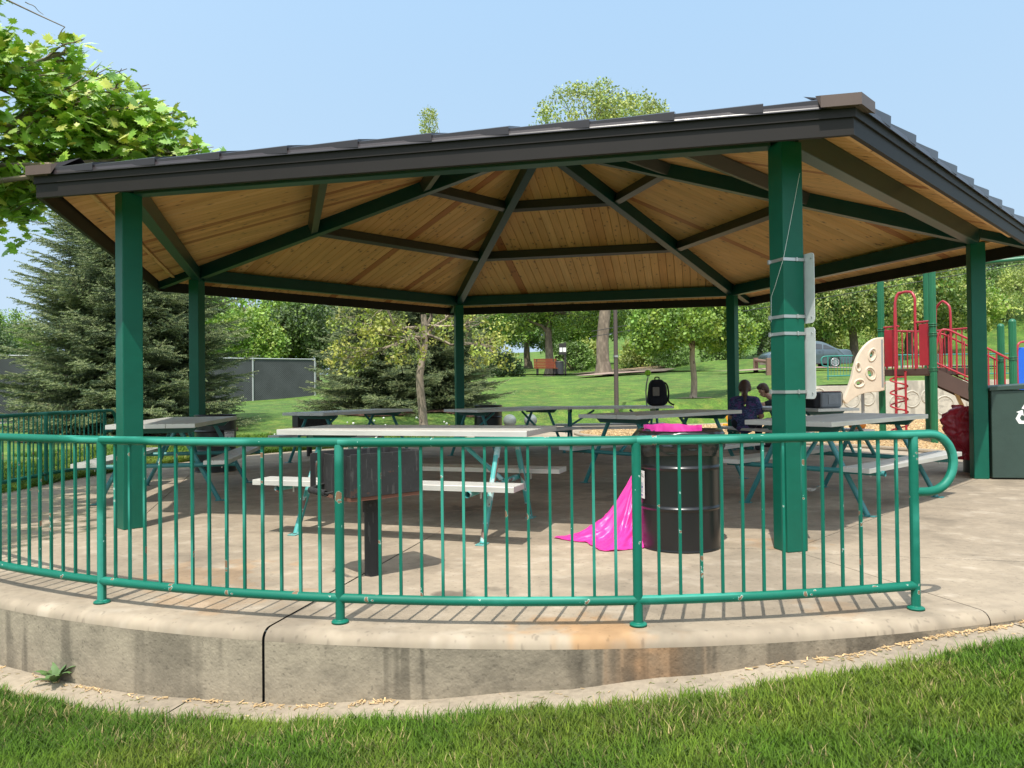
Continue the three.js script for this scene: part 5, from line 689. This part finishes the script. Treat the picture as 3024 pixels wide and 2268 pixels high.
// bare earth on the hill
{ const em = mat({ map: tex(256, 256, (u, v) => { const a = fbm(u * 6, v * 6, 5, 6, 6), b = fbm(u * 40, v * 40, 2, 40, 40), k = .7 + .5 * (a - .5) + .3 * (b - .5); return [.48 * k, .34 * k, .21 * k]; }), roughness: 1 }); for (const [u, z, w, h] of [[2960, 104, 9, 7], [2985, 88, 4, 10], [1850, 60, 7, 2.2]]) { const x0 = UX(u, z); const g = grid(24, 16, (a, b) => { const th = a * 2 * PI, rr2 = b * (1 + .5 * (fbm(Math.cos(th) * 2 + u, Math.sin(th) * 2 + 5, 3) - .5) * 2), x = x0 + Math.cos(th) * rr2 * w / 2, zz = z + Math.sin(th) * rr2 * h / 2; return [x, land(x, zz) + .12, -zz, x / 5, zz / 5]; }); struct('bare_earth', g, em); } }
// ---------- spruces ----------
const sprig = (() => { const r = RNG(31), p = [], ix = [], n = 34; for (let i = 0; i < n; i++) { const u = i / n, a = rr(0, 6.28, r), c = new V3(0, 0, u * .24), d = new V3(Math.cos(a) * .75, Math.sin(a) * .75 + .15, .75).normalize(), l = rr(.032, .052, r) * (1 - .3 * u), w = .0085, s = d.clone().cross(new V3(rr(-1, 1, r), rr(-1, 1, r), rr(-1, 1, r))).normalize().multiplyScalar(w), b = p.length / 3, e = c.clone().addScaledVector(d, l); p.push(c.x - s.x, c.y - s.y, c.z - s.z, c.x + s.x, c.y + s.y, c.z + s.z, e.x, e.y, e.z); ix.push(b, b + 1, b + 2); } const b = p.length / 3; p.push(-.006, 0, 0, .006, 0, 0, 0, .004, .25); ix.push(b, b + 1, b + 2); return geo(p, ix); })();
function spruce(label, pos, H, R, seed, shape) {
  const q = RNG(seed), t = thing('spruce_tree', label, 'tree', pos, 0, 'blue spruces by the tennis court'), gs = [], ls = []; gs.push(boxUV(cyl(.17, .03, H * .97, 10), .5));
  const F = new V3(0, 0, 1); for (let y = .25; y < H - .15; y += rr(.13, .20, q)) { const rad = R * shape(y / H), nb = Math.max(4, Math.round(6 + rad * 3.0)); const a0 = q() * 6.28; for (let k = 0; k < nb; k++) {
    const a = a0 + k / nb * 6.28 + rr(-.25, .25, q), L = rad * rr(.72, 1.12, q), dir = new V3(Math.cos(a), 0, Math.sin(a)), drop = mix(-.26, .35, y / H) * L, P = u => new V3(dir.x * L * u, y + drop * u + .14 * L * u * u * u, dir.z * L * u); gs.push(bar(P(0), P(.55), .018 + .01 * L, 5, .012), bar(P(.55), P(.98), .012, 4, .004));
    const n = Math.round(5 + L * 9), side = dir.clone().cross(new V3(0, 1, 0)); for (let i = 0; i < n; i++) { const u = mix(.22, 1, Math.pow(i / (n - 1), .8)), c = P(u), w = (1 - u) * .34 * L + .10; for (const s of [-1, 1]) { const m = Math.max(1, Math.round(w / .15)); for (let j = 0; j < m; j++) { const f = (j + .15) / m; const d = dir.clone().multiplyScalar(.75).addScaledVector(side, s * rr(.6, 1.0, q)).add(new V3(0, rr(-.28, .25, q), 0)).normalize(), pp = c.clone().addScaledVector(d, f * w); const tip = clamp(u * .55 + f * .45), v = rr(.75, 1.25, q), base = q() < .3 + .5 * tip ? [.27, .32, .145] : [.12, .17, .085]; ls.push({ p: pp, q: new THREE.Quaternion().setFromUnitVectors(F, d), s: rr(.85, 1.35, q), c: lin(base[0] * v, base[1] * v, base[2] * v) }); } } if (i === n - 1) ls.push({ p: c, q: new THREE.Quaternion().setFromUnitVectors(F, dir.clone().add(new V3(0, .25, 0)).normalize()), s: 1.2, c: lin(.34, .37, .19) }); }
  } }
  mesh('trunk', merge(gs), M.bark, t); inst('crown', sprig, M.needle, ls, t); return ls.length;
}
const spN = spruce('big blue spruce left of the pavilion by the tennis fence', [UX(385, 20), gy(UX(385, 20), 20), 20], 8.6, 3.15, 41, k => Math.pow(1 - k, .62) * (k < .06 ? .9 : 1)) + spruce('dark blue spruce behind the young yellow tree', [UX(1195, 25.5), gy(UX(1195, 25.5), 25.5), 25.5], 7.4, 3.3, 43, k => Math.pow(1 - k, .75));
{ const em = mat({ map: tex(256, 256, (u, v) => { const a = fbm(u * 8, v * 8, 5, 8, 8), k = .5 + .9 * (a - .2); return [.16 * k, .085 * k, .05 * k]; }), roughness: 1 }); for (const [u, z, w] of [[1195, 24.6, 4.6], [385, 19.6, 4.6]]) { const x0 = UX(u, z); const g = grid(30, 6, (a, b) => { const th = a * 2 * PI, r2 = b * (1 + .18 * Math.sin(th * 3 + u)), x = x0 + Math.cos(th) * r2 * w / 2, zz = z + Math.sin(th) * r2 * w * .45; return [x, land(x, zz) + .03, -zz, x / 2, zz / 2]; }); struct('needle_litter', g, em); } for (const [u, z, w] of [[2046, 27, 1.3]]) { const x0 = UX(u, z); const g = grid(24, 4, (a, b) => { const th = a * 2 * PI, x = x0 + Math.cos(th) * b * w / 2, zz = z + Math.sin(th) * b * w / 2; return [x, land(x, zz) + .025, -zz, x, zz]; }); struct('bare_earth', g, M.gravel); } }
// ---------- near maple at the left ----------
{
  const t = thing('maple_tree', 'big maple with lobed bright green leaves overhanging the roof left', 'tree', [-9.4, -.15, 7.6]), q = RNG(61), gs = [], ls = []; const L = (x, y, z) => new V3(x + 9.4, y + .15, -(z - 7.6));
  const O = [[0, -.42], [.07, -.30], [.24, -.36], [.20, -.22], [.46, -.10], [.34, .0], [.50, .20], [.28, .16], [.22, .24], [.26, .42], [.12, .36], [0, .62]]; const out = []; for (const v of O) out.push(v); for (let i = O.length - 2; i > 0; i--) out.push([-O[i][0], O[i][1]]); const sh = new THREE.ShapeGeometry(new THREE.Shape(out.map(v => new THREE.Vector2(...v)))); sh.rotateX(-PI / 2); { const p = sh.attributes.position; for (let i = 0; i < p.count; i++) p.setY(i, -.35 * p.getX(i) ** 2 - .25 * (p.getZ(i)) ** 2); } sh.deleteAttribute('uv'); sh.computeVertexNormals(); sh.scale(.155, .155, .155);
  const trunk = limb(new V3(0, 0, 0), new V3(.3, 4.3, -.3), .30, .24, .12, q, 14); gs.push(trunk.g);
  // lobes: x, y, z, radius x/y/z, leaves
  const LB = [[-5.75, 4.72, 9.0, .85, .62, .9, 1000], [-5.0, 4.50, 9.1, .66, .55, .8, 800], [-4.5, 4.12, 9.0, .60, .42, .6, 620], [-4.05, 3.90, 8.9, .46, .24, .4, 260], [-5.2, 3.95, 9.2, .75, .50, .8, 760], [-4.7, 3.75, 9.4, .55, .35, .5, 360], [-5.6, 3.6, 9.0, .55, .40, .5, 380], [-6.1, 3.95, 9.0, .85, .62, .8, 820], [-6.05, 3.2, 8.8, .50, .45, .5, 320], [-5.35, 5.15, 9.0, .35, .26, .4, 150], [-4.72, 4.72, 9.0, .34, .24, .4, 150], [-3.72, 3.86, 8.9, .34, .16, .3, 120], [-4.25, 4.35, 9.1, .34, .22, .3, 130], [-5.2, 4.6, 4.3, .9, .4, .9, 460], [-5.7, 4.8, 5.4, .9, .5, .8, 460], [-4.95, 4.5, 3.4, .6, .3, .6, 220], [-6.4, 4.4, 6.6, .7, .4, .7, 300], [-6.25, 5.72, 8.6, .42, .36, .6, 220], [-6.8, 4.9, 8.2, 1.0, .8, 1.0, 480], [-7.0, 3.6, 8.0, .8, .5, .9, 300], [-7.6, 5.9, 7.2, 1.5, .9, 1.4, 560], [-9, 6.6, 7.6, 2.2, 1.2, 2.0, 760], [-8.0, 4.8, 5.6, 1.6, 1.0, 1.4, 560], [-6.6, 5.0, 5.9, 1.0, .7, .9, 420], [-5.8, 4.3, 5.1, .7, .45, .7, 240], [-7.2, 5.5, 4.2, 1.2, .7, 1.0, 320], [-10.5, 5.2, 9.5, 1.8, 1.1, 1.6, 400], [-6.0, 5.2, 7.0, .8, .5, .8, 300], [-10.5, 5, 6, 1.6, 1.1, 1.4, 300]];
  for (const [x, y, z, rx, ry, rz, n] of LB) {
    const c = L(x, y, z), s = trunk.c.getPoint(rr(.7, 1, q)), m = limb(s, c, .05, .018, .25, q, 7); gs.push(m.g); const tw = []; for (let k = 0; k < 9; k++) { const d = new V3(rr(-1, 1, q), rr(-.6, .8, q), rr(-1, 1, q)).normalize(), e = c.clone().add(new V3(d.x * rx, d.y * ry, d.z * rz)), g = limb(m.c.getPoint(rr(.7, 1, q)), e, .013, .004, .10, q, 5); gs.push(g.g); tw.push(g.c); }
    for (let k = 0; k < n; k++) { let p; if (k % 3) { p = tw[Math.floor(q() * tw.length)].getPoint(rr(.35, 1, q)); p.add(new V3(rr(-1, 1, q) * .16, rr(-.16, .06, q), rr(-1, 1, q) * .16)); } else { const d = new V3(rr(-1, 1, q), rr(-1, 1, q), rr(-1, 1, q)); if (d.length() > 1) { k--; continue; } p = c.clone().add(new V3(d.x * rx, d.y * ry, d.z * rz)); if (n3(p.x * 1.6 + 3, p.y * 1.6, p.z * 1.6) < .40) continue; } const v = rr(.7, 1.3, q), b = q(), cc = b < .22 ? [.52, .56, .07] : b < .65 ? [.33, .52, .045] : [.20, .38, .035]; ls.push({ p, q: qe(rr(-.1, 1.3, q), (q() < .6 ? rr(-1.3, 1.3, q) : rr(0, 6.28, q)), rr(-.6, .6, q)), s: rr(.65, 1.2, q), c: lin(cc[0] * v, cc[1] * v, cc[2] * v) }); }
  }
  // a bare twig reaching into the sky at the top left
  gs.push(limb(L(-7.2, 6.3, 8.2), L(-5.35, 5.45, 9.0), .02, .006, .12, q, 5).g, limb(L(-5.75, 5.7, 8.9), L(-5.6, 5.60, 9.0), .006, .003, .03, q, 4).g);
  mesh('trunk', merge(gs), M.bark, t); inst('crown', sh, leafM({ roughness: .5 }), ls, t);
}
// ---------- grass blades, chips and small things on the ground ----------
{
  const tuft = (n, h, w, spread, seed) => { const r = RNG(seed), p = [], ix = []; for (let i = 0; i < n; i++) { const a = r() * 6.28, x = rr(-spread, spread, r), z = rr(-spread, spread, r), hh = h * rr(.55, 1.15, r), lean = hh * rr(.3, 1.5, r), dx = Math.cos(a), dz = Math.sin(a), ww = w * rr(.7, 1.2, r), b = p.length / 3, sx = -dz * ww, sz = dx * ww; p.push(x - sx, -.01, z - sz, x + sx, -.01, z + sz, x + dx * lean * .35 - sx * .8, hh * .6, z + dz * lean * .35 - sz * .8, x + dx * lean * .35 + sx * .8, hh * .6, z + dz * lean * .35 + sz * .8, x + dx * lean, hh * .95, z + dz * lean); ix.push(b, b + 1, b + 3, b, b + 3, b + 2, b + 2, b + 3, b + 4); } return geo(p, ix); };
  const q = RNG(71), put = (list, x, z, s, dry) => { const v = rr(.6, 1.4, q) * (.75 + .5 * fbm(x * 3.1 + 2, z * 3.1, 3)), n = fbm(x * 1.9 + 8, z * 1.9, 3), y = sstep(.38, .66, n) * rr(.4, 1.2, q); const c = q() < dry ? [.42, .33, .15] : [mix(.085, .17, y), mix(.175, .235, y), mix(.010, .022, y)]; list.push({ p: W(x, land(x, z) + .0, z), q: qe(0, q() * 6.28, 0), s: new V3(s, s * rr(.75, 1.25, q), s), c: lin(c[0] * v, c[1] * v, c[2] * v) }); };
  const near = []; for (let i = 0; i < 62000; i++) { const a = rr(-128, -58, q), e = .235 + 1.6 * q(), r = slabR(a) + e, [c, s] = rad(a), x = CX + r * c, z = CZ + r * s; if (z < 2.2) continue; const bald = fbm(x * 2.2 + 20, z * 2.2, 3); if (e < .30 && q() < .5 * sstep(.5, .62, bald)) continue; put(near, x, z, (e < .34 ? .85 : 1) * rr(.75, 1.1, q), .035 + (e < .6 ? .10 * sstep(.45, .6, bald) : 0)); }
  const tall = near.filter((e, i) => i % 9 === 0).map(e => ({ ...e, s: new V3(1.1, rr(1.1, 1.7, q), 1.1), c: e.c.clone().multiplyScalar(1.15) }));
  tag(inst('tall_grass', tuft(3, .062, .0026, .02, 15), M.blade, tall), 'longer grass blades standing above the foreground lawn', 'grass');
  tag(inst('grass', tuft(8, .064, .0027, .026, 5), M.blade, near), 'short lush grass blades in the foreground', 'grass');
  const left = []; for (let i = 0; i < 15000; i++) { const a = rr(-205, -150, q), e = -.06 + 2.6 * Math.pow(q(), 1.6), r = slabR(a) + e, [c, s] = rad(a); put(left, CX + r * c, CZ + r * s, rr(.8, 1.3, q) * 1.0, .02); } for (let i = 0; i < 16000; i++) { const a = rr(100, 160, q), e = -.05 + 4 * Math.pow(q(), 1.5), r = slabR(a) + e, [c, s] = rad(a), x = CX + r * c, z = CZ + r * s; if (inPoly(x, z, WALK)) continue; put(left, x, z, rr(.9, 1.4, q), .02); }
  tag(inst('lawn_tufts', tuft(7, .065, .0035, .03, 6), M.blade, left), 'grass tufts of the lawn beside the slab', 'grass');
  // white clover and dandelion heads
  const fl = []; for (let i = 0; i < 70; i++) { const x = rr(-6, 1.5, q), z = rr(17.5, 22, q); if (inPoly(x, z, WALK)) continue; fl.push({ p: W(x, land(x, z) + .06, z), q: qe(0, 0, 0), s: rr(.02, .035, q), c: q() < .7 ? lin(.75, .75, .7) : lin(.7, .55, .05) }); } tag(inst('dandelions', new THREE.IcosahedronGeometry(1, 1), mat({ color: 0xffffff, roughness: .9 }), fl), 'white dandelion heads scattered in the rear lawn', 'flowers');
  // wood chips: loose along the wall foot, and on the playground
  const chip = new THREE.BoxGeometry(1, .22, .35), cm = mat({ color: 0xffffff, roughness: .9 }); const cc = () => { const k = rr(.6, 1.25, q); return lin(.56 * k, .39 * k, .20 * k); }; const foot = [];
  const add = (a, e, s) => { const r = slabR(a) + e, [c, s2] = rad(a), x = CX + r * c, z = CZ + r * s2, y = edgeH(a) + .010 + rr(0, .006, q); foot.push({ p: W(x, y + .002, z), q: qe(rr(-.25, .25, q), q() * 6.28, rr(-.2, .2, q)), s: new V3(s, s * .5, s * rr(.3, .8, q)), c: cc() }); };
  for (let i = 0; i < 640; i++) { const a = rr(-84, -67, q); if (fbm(a * .9, 3, 3) * sstep(-86, -76, a) < q() * .62) continue; add(a, .012 + .085 * q() * q() * q(), rr(.008, .036, q)); } for (const [a, n] of [[-114, 20], [-111, 34], [-108, 14], [-105, 36], [-102.6, 26], [-100.5, 34], [-98, 40], [-118, 20]]) for (let i = 0; i < n; i++) add(a + rr(-1, 1, q), .012 + .07 * q() * q(), rr(.010, .032, q)); for (let i = 0; i < 120; i++) add(rr(-120, -66, q), rr(.01, .25, q), rr(.008, .020, q));
  tag(inst('wood_chips', chip, cm, foot), 'loose wood chips lying along the foot of rim wall', 'wood chips');
  const mu = []; for (let i = 0; i < 26000; i++) { const x = rr(1.2, 17, q), z = rr(11, 24.7, q); if (!inPoly(x, z, mulchS)) continue; mu.push({ p: W(x, .018 + rr(0, .012, q), z), q: qe(rr(-.4, .4, q), q() * 6.28, rr(-.4, .4, q)), s: new V3(rr(.04, .09, q), .03, rr(.03, .07, q)), c: cc() }); } tag(inst('mulch_chips', chip, cm, mu), 'wood chips covering the playground', 'wood chips');
  // dry clippings on the strip
  const cl = []; for (let i = 0; i < 420; i++) { const a = rr(-122, -64, q), e = rr(.015, .25, q), r = slabR(a) + e, [c, s2] = rad(a), x = CX + r * c, z = CZ + r * s2; cl.push({ p: W(x, edgeH(a) + .011, z), q: qe(0, q() * 6.28, 0), s: new V3(rr(.01, .03, q), .002, .0022), c: q() < .5 ? lin(.16, .19, .06) : lin(.30, .24, .12) }); } tag(inst('grass_clippings', new THREE.BoxGeometry(1, 1, 1), cm, cl), 'dry grass clippings scattered on the concrete strip', 'clippings');
  // dandelion rosette at the foot of the wall
  { const a = -113.2, r = slabR(a) + .035, [c, s2] = rad(a), t = thing('weed', 'leafy dandelion weed growing at the foot of the wall', 'plant', [CX + r * c, edgeH(a) + .012, CZ + r * s2]); const g = grid(3, 8, (u, v) => { const x = (u - .5) * 2, w = (.004 + .022 * Math.sin(Math.min(1, v * 1.1) * PI * .9)) * (v > .15 && v < .95 && Math.round(v * 8) % 2 ? .72 : 1); return [x * w, .055 * Math.sin(v * 2.2) - .12 * Math.abs(x) * w, .155 * v]; }); const m = phys({ color: lin(.085, .17, .035), roughness: .6, transmission: .2, thickness: 0, side: THREE.DoubleSide }); for (let i = 0; i < 13; i++) { const o = mesh('weed_leaf', g, m, t); o.rotation.y = i * 2.4 + .3; o.rotation.order = 'YXZ'; o.rotation.x = -rr(-.05, .55, q); const k = rr(.6, 1.1, q); o.scale.set(k, k, k); } mesh('root_crown', new THREE.SphereGeometry(.014, 8, 6).translate(0, .006, 0), m, t); }
}
scene.traverse(o => { if (o.isMesh) { o.castShadow = true; o.receiveShadow = true; } });
renderer.render(scene, camera);
